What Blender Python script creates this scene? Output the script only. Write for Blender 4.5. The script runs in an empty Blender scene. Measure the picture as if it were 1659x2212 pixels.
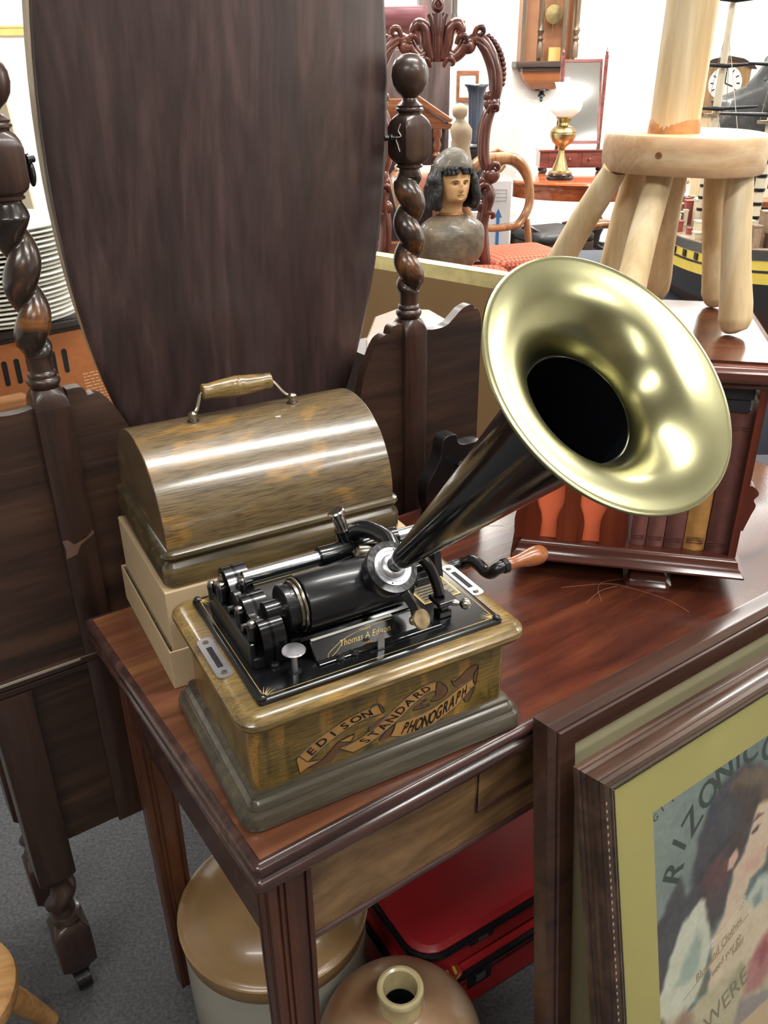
import bpy, math, random
import numpy as np
from mathutils import Vector, Matrix
random.seed(7)
SC = bpy.context.scene
COL = SC.collection
PI = math.pi
def rad(d): return d*PI/180

# ------------------------------------------------------------------ camera
PITCH, ROLL = rad(27.2496), rad(-0.5678)
_cp, _sp, _cr, _sr = math.cos(PITCH), math.sin(PITCH), math.cos(ROLL), math.sin(ROLL)
_f = Vector((0, _cp, -_sp)); _u = Vector((0, _sp, _cp)); _r = Vector((1, 0, 0))
_R = _r*_cr+_u*_sr; _U = -_r*_sr+_u*_cr
cam_data = bpy.data.cameras.new('camera'); cam = bpy.data.objects.new('camera', cam_data); COL.objects.link(cam)
cam.matrix_world = Matrix(((_R.x, _U.x, -_f.x, 0), (_R.y, _U.y, -_f.y, 0), (_R.z, _U.z, -_f.z, 1.44), (0, 0, 0, 1)))
cam_data.sensor_fit = 'VERTICAL'; cam_data.sensor_height = 24.0; cam_data.sensor_width = 18.0
cam_data.lens = 1850.0/2212.0*24.0
cam_data.clip_start = 0.02
SC.camera = cam

# ------------------------------------------------------------------ world, lights, exposure
W = bpy.data.worlds.new('world'); SC.world = W; W.use_nodes = True
_bg = W.node_tree.nodes['Background']; _bg.inputs[0].default_value = (0.93, 0.95, 1.0, 1); _bg.inputs[1].default_value = 0.35
SC.view_settings.view_transform = 'Standard'; SC.view_settings.look = 'None'
SC.view_settings.gamma = 1.0; SC.view_settings.use_curve_mapping = False
SC.view_settings.exposure = 0.42
CEIL = 2.95
LIGHTS = [  # x, y, length, width, angle, watts : the fluorescent fittings of the shop ceiling
    (0.42, 1.22, 1.25, 0.16, 8, 26), (1.45, 0.10, 1.25, 0.16, 8, 26), (-1.15, 3.2, 1.25, 0.16, 8, 32),
    (1.7, 3.4, 1.25, 0.16, 8, 44), (3.3, 2.2, 1.25, 0.16, 8, 34), (0.2, 5.6, 1.25, 0.16, 8, 76),
    (2.6, 6.2, 1.25, 0.16, 8, 90), (-2.2, 6.2, 1.25, 0.16, 8, 84), (-0.9, -0.9, 1.25, 0.16, 8, 24),
    (0.9, -2.0, 1.25, 0.16, 8, 20), (3.0, -0.6, 1.25, 0.16, 8, 24), (4.6, 4.6, 1.25, 0.16, 8, 60), (0.9, 7.2, 1.25, 0.16, 8, 34)]
for (lx, ly, ll, lw, la, wt) in LIGHTS:
    ld = bpy.data.lights.new('tube_light', 'AREA'); ld.shape = 'RECTANGLE'; ld.size = ll; ld.size_y = lw
    ld.energy = wt; ld.color = (1.0, 0.985, 0.95)
    lo = bpy.data.objects.new('tube_light', ld); COL.objects.link(lo); lo.location = (lx, ly, CEIL-0.09)
    lo.rotation_euler = (0, 0, rad(la))
    lu = bpy.data.lights.new('tube_uplight', 'AREA'); lu.shape = 'RECTANGLE'; lu.size = ll; lu.size_y = lw; lu.energy = wt*0.22; lu.color = (1.0, 0.985, 0.95)
    uo = bpy.data.objects.new('tube_uplight', lu); COL.objects.link(uo); uo.location = (lx, ly, CEIL-0.16); uo.rotation_euler = (PI, 0, rad(la))

# ------------------------------------------------------------------ helpers
def lin(c):
    c = c/255.0
    return c/12.92 if c <= 0.04045 else ((c+0.055)/1.055)**2.4
def C(r, g, b): return (lin(r), lin(g), lin(b), 1.0)

class MB:
    """collects vertices and faces, then links them as ONE mesh object"""
    def __init__(s): s.v = []; s.f = []
    def add(s, vs, fs, M=None):
        o = len(s.v)
        for p in vs:
            p = Vector(p)
            s.v.append(tuple(M @ p) if M is not None else tuple(p))
        for f in fs: s.f.append(tuple(i+o for i in f))
        return s
    def box(s, x0, x1, y0, y1, z0, z1, M=None):
        v = [(x0,y0,z0),(x1,y0,z0),(x1,y1,z0),(x0,y1,z0),(x0,y0,z1),(x1,y0,z1),(x1,y1,z1),(x0,y1,z1)]
        f = [(3,2,1,0),(4,5,6,7),(0,1,5,4),(1,2,6,5),(2,3,7,6),(3,0,4,7)]
        return s.add(v, f, M)
    def loft(s, rings, cap=True, M=None, closed=True):
        n = len(rings[0]); v = [p for r in rings for p in r]; f = []
        for i in range(len(rings)-1):
            for j in range(n if closed else n-1):
                k = (j+1) % n
                f.append((i*n+j, i*n+k, (i+1)*n+k, (i+1)*n+j))
        if cap:
            f.append(tuple(range(n-1, -1, -1))); f.append(tuple((len(rings)-1)*n+j for j in range(n)))
        return s.add(v, f, M)
    def prism(s, poly, a0, a1, axis='y', M=None):
        """polygon in the two other axes, extruded along axis from a0 to a1"""
        def P(p, a):
            return {'x': (a, p[0], p[1]), 'y': (p[0], a, p[1]), 'z': (p[0], p[1], a)}[axis]
        return s.loft([[P(p, a0) for p in poly], [P(p, a1) for p in poly]], True, M)
    def lathe(s, prof, n=32, M=None, cap=True, ph=0.0):
        rings = [[(r*math.cos(ph+2*PI*j/n), r*math.sin(ph+2*PI*j/n), z) for j in range(n)] for r, z in prof]
        return s.loft(rings, cap, M)
    def tube(s, pts, rs, n=12, M=None, closed=False, flat=1.0):
        pts = [Vector(p) for p in pts]
        if not hasattr(rs, '__len__'): rs = [rs]*len(pts)
        rings = []; m = len(pts); up = None
        for i, p in enumerate(pts):
            if closed: t = pts[(i+1) % m]-pts[i-1]
            else: t = pts[min(i+1, m-1)]-pts[max(i-1, 0)]
            t = t.normalized() if t.length > 1e-9 else Vector((0, 0, 1))
            if up is None:
                up = Vector((0, 0, 1)) if abs(t.z) < 0.9 else Vector((1, 0, 0))
            a = (up-t*up.dot(t))
            a = a.normalized() if a.length > 1e-6 else t.orthogonal().normalized()
            b = t.cross(a); up = a
            rings.append([tuple(p+(a*math.cos(2*PI*j/n)*flat+b*math.sin(2*PI*j/n))*rs[i]) for j in range(n)])
        if closed: rings.append(rings[0])
        return s.loft(rings, not closed, M)
    def sphere(s, c, r, n=20, m=12, sc=(1, 1, 1), M=None):
        rings = []
        for i in range(m+1):
            t = -PI/2+PI*i/m; cr = max(math.cos(t), 1e-4)
            rings.append([(c[0]+r*sc[0]*cr*math.cos(2*PI*j/n), c[1]+r*sc[1]*cr*math.sin(2*PI*j/n), c[2]+r*sc[2]*math.sin(t)) for j in range(n)])
        return s.loft(rings, True, M)
    def build(s, name, m, parent=None, smooth=30, bevel=0.0, seg=2, sub=0):
        me = bpy.data.meshes.new(name); me.from_pydata(s.v, [], s.f); me.validate(clean_customdata=False)
        if m is not None: me.materials.append(m)
        if smooth:
            for p in me.polygons: p.use_smooth = True
            me.set_sharp_from_angle(angle=rad(smooth))
        o = bpy.data.objects.new(name, me); COL.objects.link(o)
        if parent is not None: o.parent = parent
        if bevel:
            b = o.modifiers.new('bevel', 'BEVEL'); b.width = bevel; b.segments = seg; b.limit_method = 'ANGLE'; b.angle_limit = rad(40)
        if sub:
            b = o.modifiers.new('sub', 'SUBSURF'); b.levels = sub; b.render_levels = sub
        return o

def align(d, c=(0, 0, 0)):
    """matrix that takes +z to direction d and the origin to c"""
    d = Vector(d).normalized()
    return Matrix.Translation(Vector(c)) @ d.to_track_quat('Z', 'Y').to_matrix().to_4x4()
def rrect(x0, x1, y0, y1, r, z, n=5):
    r = max(r, 1e-5); out = []
    for (cx, cy, a0) in ((x1-r, y1-r, 0), (x0+r, y1-r, 90), (x0+r, y0+r, 180), (x1-r, y0+r, 270)):
        for i in range(n+1):
            a = rad(a0+90*i/n); out.append((cx+r*math.cos(a), cy+r*math.sin(a), z))
    return out
def mould(mb, x0, x1, y0, y1, r, prof, n=5):
    """stack of rounded rectangles: prof = [(outset, z)]"""
    return mb.loft([rrect(x0-o, x1+o, y0-o, y1+o, max(r+o, 0.0005), z, n) for o, z in prof])
def spline(pts, k=8, closed=False):
    """Catmull-Rom through pts"""
    P = [Vector(p) for p in pts]; out = []; m = len(P)
    for i in range(m if closed else m-1):
        if closed: a, b, c, d = P[i-1], P[i], P[(i+1) % m], P[(i+2) % m]
        else: a, b, c, d = P[max(i-1, 0)], P[i], P[i+1], P[min(i+2, m-1)]
        for j in range(k):
            t = j/k
            out.append(0.5*((2*b)+(c-a)*t+(2*a-5*b+4*c-d)*t*t+(3*b-a-3*c+d)*t**3))
    if not closed: out.append(P[-1])
    return out
def spl2(pts, k=8, closed=False): return [(p.x, p.y) for p in spline([(a, b, 0) for a, b in pts], k, closed)]

def thing(name, label, cat, loc=(0, 0, 0), rz=0.0, group=None, mat=None):
    o = bpy.data.objects.new(name, None); COL.objects.link(o); o.empty_display_size = 0.05
    if mat is not None: o.matrix_world = mat
    else: o.location = loc; o.rotation_euler = (0, 0, rad(rz))
    return tag(o, label, cat, group)
def tag(o, label, cat, group=None):
    o['label'] = label; o['category'] = cat
    if group: o['group'] = group
    return o
def struct(o): o['kind'] = 'structure'; return o
def dup(root, label=None):
    r = root.copy(); COL.objects.link(r)
    if label: r['label'] = label
    for ch in list(root.children):
        c = ch.copy(); COL.objects.link(c); c.parent = r
        for g in list(ch.children):
            d = g.copy(); COL.objects.link(d); d.parent = c
    return r
_glyph = {}
def text_geo(s, shear=0.0, off=0.0):
    """flat triangles of a word, cap height about 0.7, centred on its advance"""
    if (s, shear, off) in _glyph: return _glyph[(s, shear, off)]
    cu = bpy.data.curves.new('t', 'FONT'); cu.body = s; cu.size = 1.0; cu.shear = shear; cu.offset = off; cu.align_x = 'CENTER'; cu.resolution_u = 3
    ob = bpy.data.objects.new('t', cu); COL.objects.link(ob)
    bpy.context.view_layer.update()
    me = bpy.data.meshes.new_from_object(ob.evaluated_get(bpy.context.evaluated_depsgraph_get()))
    v = [tuple(p.co) for p in me.vertices]; f = [tuple(p.vertices) for p in me.polygons]
    bpy.data.objects.remove(ob); bpy.data.curves.remove(cu); bpy.data.meshes.remove(me)
    _glyph[(s, shear, off)] = (v, f)
    return v, f
def put_text(mb, s, M, size, shear=0.0, sx=1.0, bold=0.0, off=0.0, dy=0.0):
    v, f = text_geo(s, shear, off)
    for dx in ((0,) if not bold else (-bold, 0, bold)):
        mb.add([((p[0]*sx+dx)*size, (p[1]+dy)*size, 0.00001*dx) for p in v], f, M)
    return mb

# ------------------------------------------------------------------ materials
def _mat(name):
    m = bpy.data.materials.new(name); m.use_nodes = True
    return m, m.node_tree, m.node_tree.nodes['Principled BSDF']
def plain(name, col, rough=0.5, metal=0.0, coat=0.0, var=0.0, vscale=20.0, bump=0.0, bscale=60.0, spec=0.5, col2=None, sub=None):
    m, t, b = _mat(name)
    b.inputs['Base Color'].default_value = col; b.inputs['Roughness'].default_value = rough
    b.inputs['Metallic'].default_value = metal; b.inputs['Coat Weight'].default_value = coat
    b.inputs['Coat Roughness'].default_value = 0.12; b.inputs['Specular IOR Level'].default_value = spec
    tc = t.nodes.new('ShaderNodeTexCoord')
    if var or col2:
        nz = t.nodes.new('ShaderNodeTexNoise'); nz.inputs['Scale'].default_value = vscale; nz.inputs['Detail'].default_value = 6
        t.links.new(tc.outputs['Object'], nz.inputs['Vector'])
        rp = t.nodes.new('ShaderNodeValToRGB'); e = rp.color_ramp.elements
        e[0].position = 0.35; e[1].position = 0.65
        if col2: e[0].color = col; e[1].color = col2
        else:
            e[0].color = tuple(c*(1-var) for c in col[:3])+(1,); e[1].color = tuple(min(c*(1+var), 1) for c in col[:3])+(1,)
        t.links.new(nz.outputs['Fac'], rp.inputs['Fac']); t.links.new(rp.outputs['Color'], b.inputs['Base Color'])
    if bump:
        n2 = t.nodes.new('ShaderNodeTexNoise'); n2.inputs['Scale'].default_value = bscale; n2.inputs['Detail'].default_value = 5
        t.links.new(tc.outputs['Object'], n2.inputs['Vector'])
        bp = t.nodes.new('ShaderNodeBump'); bp.inputs['Strength'].default_value = bump; bp.inputs['Distance'].default_value = 0.01
        t.links.new(n2.outputs['Fac'], bp.inputs['Height']); t.links.new(bp.outputs['Normal'], b.inputs['Normal'])
    return m
def wood(name, c1, c2, c3=None, grain='x', scale=6.0, stretch=14.0, rough=0.35, coat=0.0, bump=0.15, dist=1.2, fine=0.25, pores=0.0, spec=0.5, lo=0.32, hi=0.68):
    """streaky wood: noise stretched along the grain, darker fine pores"""
    m, t, b = _mat(name); N = t.nodes; L = t.links
    tc = N.new('ShaderNodeTexCoord'); mp = N.new('ShaderNodeMapping')
    sc = {'x': (1, stretch, stretch), 'y': (stretch, 1, stretch), 'z': (stretch, stretch, 1)}[grain]
    mp.inputs['Scale'].default_value = tuple(a*scale/stretch*2 for a in sc)
    L.new(tc.outputs['Object'], mp.inputs['Vector'])
    nz = N.new('ShaderNodeTexNoise'); nz.inputs['Scale'].default_value = 1.0; nz.inputs['Detail'].default_value = 7
    nz.inputs['Distortion'].default_value = dist; nz.inputs['Roughness'].default_value = 0.6
    L.new(mp.outputs['Vector'], nz.inputs['Vector'])
    rp = N.new('ShaderNodeValToRGB'); e = rp.color_ramp.elements
    e[0].position = lo; e[0].color = c1; e[1].position = hi; e[1].color = c3 or c2
    if c3: k = rp.color_ramp.elements.new((lo+hi)/2); k.color = c2
    L.new(nz.outputs['Fac'], rp.inputs['Fac'])
    mp2 = N.new('ShaderNodeMapping'); mp2.inputs['Scale'].default_value = tuple(a*scale*1.6 for a in sc)
    L.new(tc.outputs['Object'], mp2.inputs['Vector'])
    n2 = N.new('ShaderNodeTexNoise'); n2.inputs['Scale'].default_value = 1.0; n2.inputs['Detail'].default_value = 4
    L.new(mp2.outputs['Vector'], n2.inputs['Vector'])
    r2 = N.new('ShaderNodeValToRGB'); r2.color_ramp.elements[0].position = 0.35; r2.color_ramp.elements[1].position = 0.6
    v = 1-fine; r2.color_ramp.elements[0].color = (v, v, v, 1); r2.color_ramp.elements[1].color = (1, 1, 1, 1)
    L.new(n2.outputs['Fac'], r2.inputs['Fac'])
    mx = N.new('ShaderNodeMix'); mx.data_type = 'RGBA'; mx.blend_type = 'MULTIPLY'; mx.inputs['Factor'].default_value = 1.0
    L.new(rp.outputs['Color'], mx.inputs[6]); L.new(r2.outputs['Color'], mx.inputs[7])
    L.new(mx.outputs[2], b.inputs['Base Color'])
    b.inputs['Roughness'].default_value = rough; b.inputs['Coat Weight'].default_value = coat; b.inputs['Coat Roughness'].default_value = 0.15
    b.inputs['Specular IOR Level'].default_value = spec
    if bump:
        bp = N.new('ShaderNodeBump'); bp.inputs['Strength'].default_value = bump; bp.inputs['Distance'].default_value = 0.002
        L.new(n2.outputs['Fac'], bp.inputs['Height']); L.new(bp.outputs['Normal'], b.inputs['Normal'])
    return m
def oakfig(name, c_green, c_gold, c_dark, vertical=False, rough=0.28, coat=0.35, gs=9.0):
    """old varnished oak: blotches of gold and green-brown figure under fine dark pores"""
    m, t, b = _mat(name); N = t.nodes; L = t.links
    tc = N.new('ShaderNodeTexCoord'); mp = N.new('ShaderNodeMapping')
    mp.inputs['Scale'].default_value = (34, 34, 9) if vertical else (8, 15, 20)
    if vertical: mp.inputs['Rotation'].default_value = (0, rad(10), 0)
    L.new(tc.outputs['Object'], mp.inputs['Vector'])
    nz = N.new('ShaderNodeTexNoise'); nz.inputs['Scale'].default_value = 0.9; nz.inputs['Detail'].default_value = 3.5; nz.inputs['Distortion'].default_value = 1.2
    L.new(mp.outputs['Vector'], nz.inputs['Vector'])
    rp = N.new('ShaderNodeValToRGB'); e = rp.color_ramp.elements
    e[0].position = 0.36; e[0].color = c_dark; e[1].position = 0.62 if vertical else 0.66; e[1].color = c_gold
    k = rp.color_ramp.elements.new(0.48); k.color = c_green
    k = rp.color_ramp.elements.new(0.55 if vertical else 0.58); k.color = c_green
    L.new(nz.outputs['Fac'], rp.inputs['Fac'])
    mp2 = N.new('ShaderNodeMapping'); mp2.inputs['Scale'].default_value = (40, 600, 600) if not vertical else (40, 500, 500)
    L.new(tc.outputs['Object'], mp2.inputs['Vector'])
    n2 = N.new('ShaderNodeTexNoise'); n2.inputs['Scale'].default_value = 1.0; n2.inputs['Detail'].default_value = 3
    L.new(mp2.outputs['Vector'], n2.inputs['Vector'])
    r2 = N.new('ShaderNodeValToRGB'); r2.color_ramp.elements[0].position = 0.36; r2.color_ramp.elements[1].position = 0.55
    r2.color_ramp.elements[0].color = (0.45, 0.45, 0.45, 1)
    L.new(n2.outputs['Fac'], r2.inputs['Fac'])
    mx = N.new('ShaderNodeMix'); mx.data_type = 'RGBA'; mx.blend_type = 'MULTIPLY'; mx.inputs['Factor'].default_value = 0.9
    L.new(rp.outputs['Color'], mx.inputs[6]); L.new(r2.outputs['Color'], mx.inputs[7]); L.new(mx.outputs[2], b.inputs['Base Color'])
    b.inputs['Roughness'].default_value = rough; b.inputs['Coat Weight'].default_value = coat; b.inputs['Coat Roughness'].default_value = 0.14
    bp = N.new('ShaderNodeBump'); bp.inputs['Strength'].default_value = 0.12; bp.inputs['Distance'].default_value = 0.001
    L.new(n2.outputs['Fac'], bp.inputs['Height']); L.new(bp.outputs['Normal'], b.inputs['Normal'])
    return m
def vcol(name, rough=0.6, coat=0.0, coat_rough=0.05):
    m, t, b = _mat(name); a = t.nodes.new('ShaderNodeAttribute'); a.attribute_name = 'Col'
    t.links.new(a.outputs['Color'], b.inputs['Base Color']); b.inputs['Roughness'].default_value = rough
    b.inputs['Coat Weight'].default_value = coat; b.inputs['Coat Roughness'].default_value = coat_rough
    return m
def emit(name, col, st):
    m, t, b = _mat(name); b.inputs['Emission Color'].default_value = col; b.inputs['Emission Strength'].default_value = st
    b.inputs['Base Color'].default_value = col
    return m
M = {}
M['mahog'] = wood('red_mahogany', C(56, 26, 21), C(88, 44, 34), C(112, 62, 46), 'x', 5, 12, 0.22, 0.35, 0.05)
M['tabletop'] = wood('worn_mahogany_top', C(58, 27, 20), C(84, 42, 29), C(116, 66, 42), 'x', 4, 10, 0.22, 0.3, 0.05, 2.0)
def pale_end_top():  # wood colour turns paler towards the left end, border broken by noise
    m = wood('table_with_pale_end', C(56, 25, 19), C(82, 40, 28), C(108, 60, 38), 'x', 4, 10, 0.22, 0.3, 0.05, 2.0); t = m.node_tree; N = t.nodes; L = t.links; b = N['Principled BSDF']
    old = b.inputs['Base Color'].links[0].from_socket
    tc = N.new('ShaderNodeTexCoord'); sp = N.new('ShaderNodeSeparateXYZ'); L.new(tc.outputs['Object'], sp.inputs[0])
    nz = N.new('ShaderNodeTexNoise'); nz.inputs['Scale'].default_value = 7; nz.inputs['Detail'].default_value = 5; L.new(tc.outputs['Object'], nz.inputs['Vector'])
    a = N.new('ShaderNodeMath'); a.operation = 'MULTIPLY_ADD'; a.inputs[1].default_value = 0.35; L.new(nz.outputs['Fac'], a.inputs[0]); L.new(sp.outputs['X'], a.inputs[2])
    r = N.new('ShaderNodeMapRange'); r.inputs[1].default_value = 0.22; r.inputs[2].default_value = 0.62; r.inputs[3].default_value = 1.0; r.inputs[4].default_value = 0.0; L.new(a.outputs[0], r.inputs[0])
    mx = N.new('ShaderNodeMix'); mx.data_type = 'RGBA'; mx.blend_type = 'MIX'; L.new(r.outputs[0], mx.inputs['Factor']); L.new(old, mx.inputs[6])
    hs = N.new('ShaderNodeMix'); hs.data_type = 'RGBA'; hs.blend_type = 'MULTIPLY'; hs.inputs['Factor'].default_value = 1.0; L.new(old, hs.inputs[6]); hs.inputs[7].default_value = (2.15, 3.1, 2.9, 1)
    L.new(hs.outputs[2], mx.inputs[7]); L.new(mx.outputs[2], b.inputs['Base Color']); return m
M['paleendtop'] = pale_end_top()
M['mahog_edge'] = wood('dark_mahogany_edge', C(50, 30, 28), C(70, 45, 41), C(92, 64, 56), 'x', 8, 10, 0.25, 0.3, 0.08)
M['mahog_z'] = wood('mahogany_legs', C(52, 24, 16), C(82, 44, 28), C(104, 62, 40), 'z', 6, 14, 0.32, 0.2, 0.1)
M['apron'] = wood('burr_veneer', C(92, 67, 46), C(122, 93, 62), C(142, 110, 76), 'x', 7, 3, 0.38, 0.1, 0.06, 3.0)
M['dk_z'] = wood('black_brown_oak', C(38, 26, 22), C(56, 38, 32), C(74, 52, 42), 'z', 8, 14, 0.34, 0.25, 0.12)
M['dk_x'] = wood('black_brown_oak_x', C(38, 26, 22), C(58, 40, 32), C(80, 56, 42), 'x', 7, 16, 0.42, 0.1, 0.12)
M['mirror_back'] = wood('stained_ply', C(60, 49, 49), C(70, 54, 53), C(90, 70, 68), 'z', 7, 9, 0.42, 0.12, 0.06, 2.0, spec=0.5)
M['twist'] = wood('worn_twist', C(38, 28, 24), C(58, 42, 33), C(140, 88, 42), 'x', 7, 2, 0.25, 0.4, 0.05, lo=.4, hi=.72)
M['oak_v'] = oakfig('figured_oak_front', C(118, 94, 42), C(160, 118, 52), C(84, 68, 30), True)
M['oak_h'] = oakfig('figured_oak', C(132, 108, 62), C(164, 128, 66), C(100, 82, 54), False)
M['oak_dome'] = oakfig('figured_oak_dome', C(112, 94, 66), C(146, 112, 62), C(90, 76, 60), False, 0.27, 0.75)
M['oak_mould'] = wood('green_oak_moulding', C(52, 44, 28), C(78, 66, 42), C(110, 92, 58), 'x', 14, 12, 0.25, 0.4, 0.1)
M['oak_plinth'] = wood('grey_oak_moulding', C(60, 54, 44), C(80, 73, 60), C(100, 90, 70), 'x', 14, 12, 0.25, 0.4, 0.1)
M['black'] = plain('black_enamel', C(12, 13, 16), 0.22, 0, 0.35, spec=0.5)
M['blackmatte'] = plain('black_void', C(7, 7, 9), 0.6)
M['iron'] = plain('black_iron', C(22, 22, 25), 0.3, 0.2, 0.4, bump=0.15, bscale=120)
M['nickel'] = plain('worn_nickel', C(196, 190, 180), 0.22, 1.0, 0, 0.15, 90)
M['steel'] = plain('bright_steel', C(205, 208, 214), 0.2, 1.0)
M['alu'] = plain('brushed_zinc', C(206, 206, 212), 0.34, 1.0, 0, 0.06, 60)
M['pewter'] = plain('dull_pewter', C(150, 142, 128), 0.28, 1.0)
M['oldnickel'] = plain('brown_nickel', C(172, 152, 120), 0.3, 1.0, 0, 0.25, 120)
M['gold'] = plain('gold_line', C(206, 176, 108), 0.45, 0.3); M['dimgold'] = plain('faded_gold', C(150, 128, 88), 0.5, 0.2); M['pale'] = plain('worn_and_glint_pale', C(232, 230, 222), 0.35)
M['roller'] = plain('black_roller', C(20, 21, 25), 0.32, 0, 0.25)
M['brass'] = plain('satin_brass', C(158, 155, 118), 0.25, 1.0, 0, 0.06, 30)
M['oldbrass'] = plain('old_brass', C(166, 148, 104), 0.32, 1.0, 0, 0.15, 30)
M['horn'] = plain('black_japan', C(10, 11, 14), 0.12, 0, 0.7, bump=0.05, bscale=25)
M['card'] = plain('manila_card', C(188, 164, 130), 0.75, 0, 0, 0.04, 8)
M['grip'] = wood('turned_grip', C(128, 70, 32), C(168, 100, 54), None, 'x', 20, 6, 0.3, 0.4, 0.05)
M['pine'] = wood('stripped_pine', C(214, 182, 132), C(232, 206, 162), C(244, 228, 198), 'z', 7, 10, 0.5, 0.05, 0.1, 1.6, 0.12)
M['pine_x'] = wood('stripped_pine_x', C(196, 150, 110), C(212, 172, 130), C(230, 202, 164), 'x', 8, 8, 0.5, 0.05, 0.1, 1.6, 0.12)
M['white'] = plain('white_paint', C(240, 238, 230), 0.8)
M['wall'] = plain('white_wall', C(242, 239, 232), 0.9, 0, 0, 0.02, 3)
M['carpet'] = plain('grey_carpet', C(90, 91, 94), 0.95, 0, 0, 0.3, 160, 0.6, 400)
# ------------------------------------------------------------------ setting
mb = MB(); mb.box(-4.2, 5.6, -3.2, 8.4, -0.06, 0.0); struct(mb.build('floor', M['carpet'], smooth=0))
mb = MB(); mb.box(-4.2, 5.6, 8.2, 8.4, 0, CEIL); struct(mb.build('wall_back', M['wall'], smooth=0))
mb = MB(); mb.box(-4.2, -4.0, -3.2, 8.2, 0, CEIL); struct(mb.build('wall_left', M['wall'], smooth=0))
mb = MB(); mb.box(5.4, 5.6, -3.2, 8.2, 0, CEIL); struct(mb.build('wall_right', M['wall'], smooth=0))
mb = MB(); mb.box(-4.2, 5.6, -3.4, -3.2, 0, CEIL); struct(mb.build('wall_front_unseen', plain('unseen_wall_midtone', C(128, 118, 104), 0.8, 0, 0, 0.3, 0.9), smooth=0))  # unseen wall, added to darken the bell's reflections and the ambient light
mb = MB(); mb.box(-4.2, 5.6, -3.2, 8.4, CEIL, CEIL+0.1); struct(mb.build('ceiling', M['white'], smooth=0))

TZ = 0.76
PZ_ = 0.7603
TO = Vector((-0.126, 0.574, 0)); TA = 34.58
BO = Vector((-0.139, 0.609, PZ_)); BA = 28.74

# ------------------------------------------------------------------ side table
tb = thing('side_table', 'long mahogany table with moulded edge that carries the phonograph and revolving bookcase', 'table', TO, TA)
LX, LY = 1.24, 0.52
mb = MB()
mould(mb, 0.004, LX-0.004, 0.004, LY-0.004, 0.001, [(-0.03, 0.720), (-0.002, 0.720), (0.004, 0.7225), (0.0065, 0.728), (0.006, 0.733), (0.002, 0.7375), (-0.003, 0.739),
      (-0.0045, 0.741), (-0.002, 0.7425), (0.004, 0.745), (0.007, 0.750), (0.0065, 0.7555), (0.003, 0.759), (-0.001, 0.7602), (-0.005, 0.7598)], 2)
mb.build('table_edge', M['mahog_edge'], tb, 40)
mb = MB(); mould(mb, 0.008, LX-0.008, 0.008, LY-0.008, 0.001, [(0, 0.7505), (0, 0.76)], 2); mb.build('tabletop', M['paleendtop'], tb, 40)
# legs with reeded outer faces
def reeded(x0, x1, y0, y1):
    def face(a, b):
        d = b-a
        return [a+d*t for t in (0, .16, .18, .22, .24, .30, .32, .36, .38, .80, .82, .86, .88, 1)]
    g = [0, 0, .003, .003, 0, 0, .003, .003, 0, 0, .003, .003, 0, 0]
    xs = face(x0, x1); ys = face(y0, y1)
    p = [(x, y0+q) for x, q in zip(xs, g)]+[(x1-q, y) for y, q in zip(ys[1:], g[1:])]
    p += [(x, y1-q) for x, q in zip(xs[::-1][1:], g[1:])]+[(x0+q, y) for y, q in zip(ys[::-1][1:-1], g[1:-1])]
    return p
for (x0, y0) in ((0.020, 0.022), (0.020, 0.452), (LX-0.07, 0.022), (LX-0.07, 0.452)):
    mb = MB(); po = reeded(x0, x0+0.050, y0, y0+0.036)
    cx, cy = x0+0.025, y0+0.018
    mb.loft([[(cx+(x-cx)*0.82, cy+(y-cy)*0.82, 0) for x, y in po], [(x, y, 0.55) for x, y in po], [(x, y, 0.722) for x, y in po]])
    mb.build('leg', M['mahog_z'], tb, 20)
mb = MB(); mb.box(0.07, LX-0.07, 0.032, 0.048, 0.575, 0.722); mb.build('front_apron', M['apron'], tb, 0)
mb = MB(); mb.tube([(0.07, 0.031, 0.573), (LX-0.07, 0.031, 0.573)], 0.0045, 8); mb.tube([(0.071, 0.031, 0.576), (0.071, 0.031, 0.72)], 0.003, 8)
mb.build('apron_bead', M['mahog_x'] if 'mahog_x' in M else M['mahog_edge'], tb)
mb = MB(); mb.box(0.026, 0.042, 0.058, 0.452, 0.575, 0.722); mb.build('side_apron', M['mahog_edge'], tb, 0)
mb = MB(); mb.box(LX-0.042, LX-0.026, 0.058, 0.452, 0.575, 0.722); mb.build('side_apron', M['mahog_edge'], tb, 0)
mb = MB(); mb.box(0.07, LX-0.07, 0.472, 0.488, 0.575, 0.722); mb.build('back_apron', M['mahog_edge'], tb, 0)
mb = MB(); mb.box(0.31, 0.93, 0.0295, 0.034, 0.626, 0.706); dr = mb.build('drawer', M['apron'], tb, 0, 0.001)
mb = MB(); mb.tube([(0.308, 0.030, 0.624), (0.932, 0.030, 0.624), (0.932, 0.030, 0.708), (0.308, 0.030, 0.708)], 0.0026, 8, closed=True)
mb.build('cock_bead', M['mahog_edge'], dr)
M['scratch'] = plain('pale_scratch', C(140, 98, 78), 0.6)
for pts in ([(0.60, 0.19), (0.66, 0.16), (0.68, 0.135), (0.70, 0.08), (0.70, 0.04)], [(0.62, 0.13), (0.66, 0.165), (0.735, 0.13)],
            [(0.60, 0.14), (0.64, 0.15), (0.67, 0.145)], [(0.61, 0.42), (0.66, 0.385)]):
    mb = MB(); mb.tube(spline([(x, y, 0.76) for x, y in pts], 6), 0.0004, 6); mb.build('scratch', M['scratch'], tb)

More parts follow.
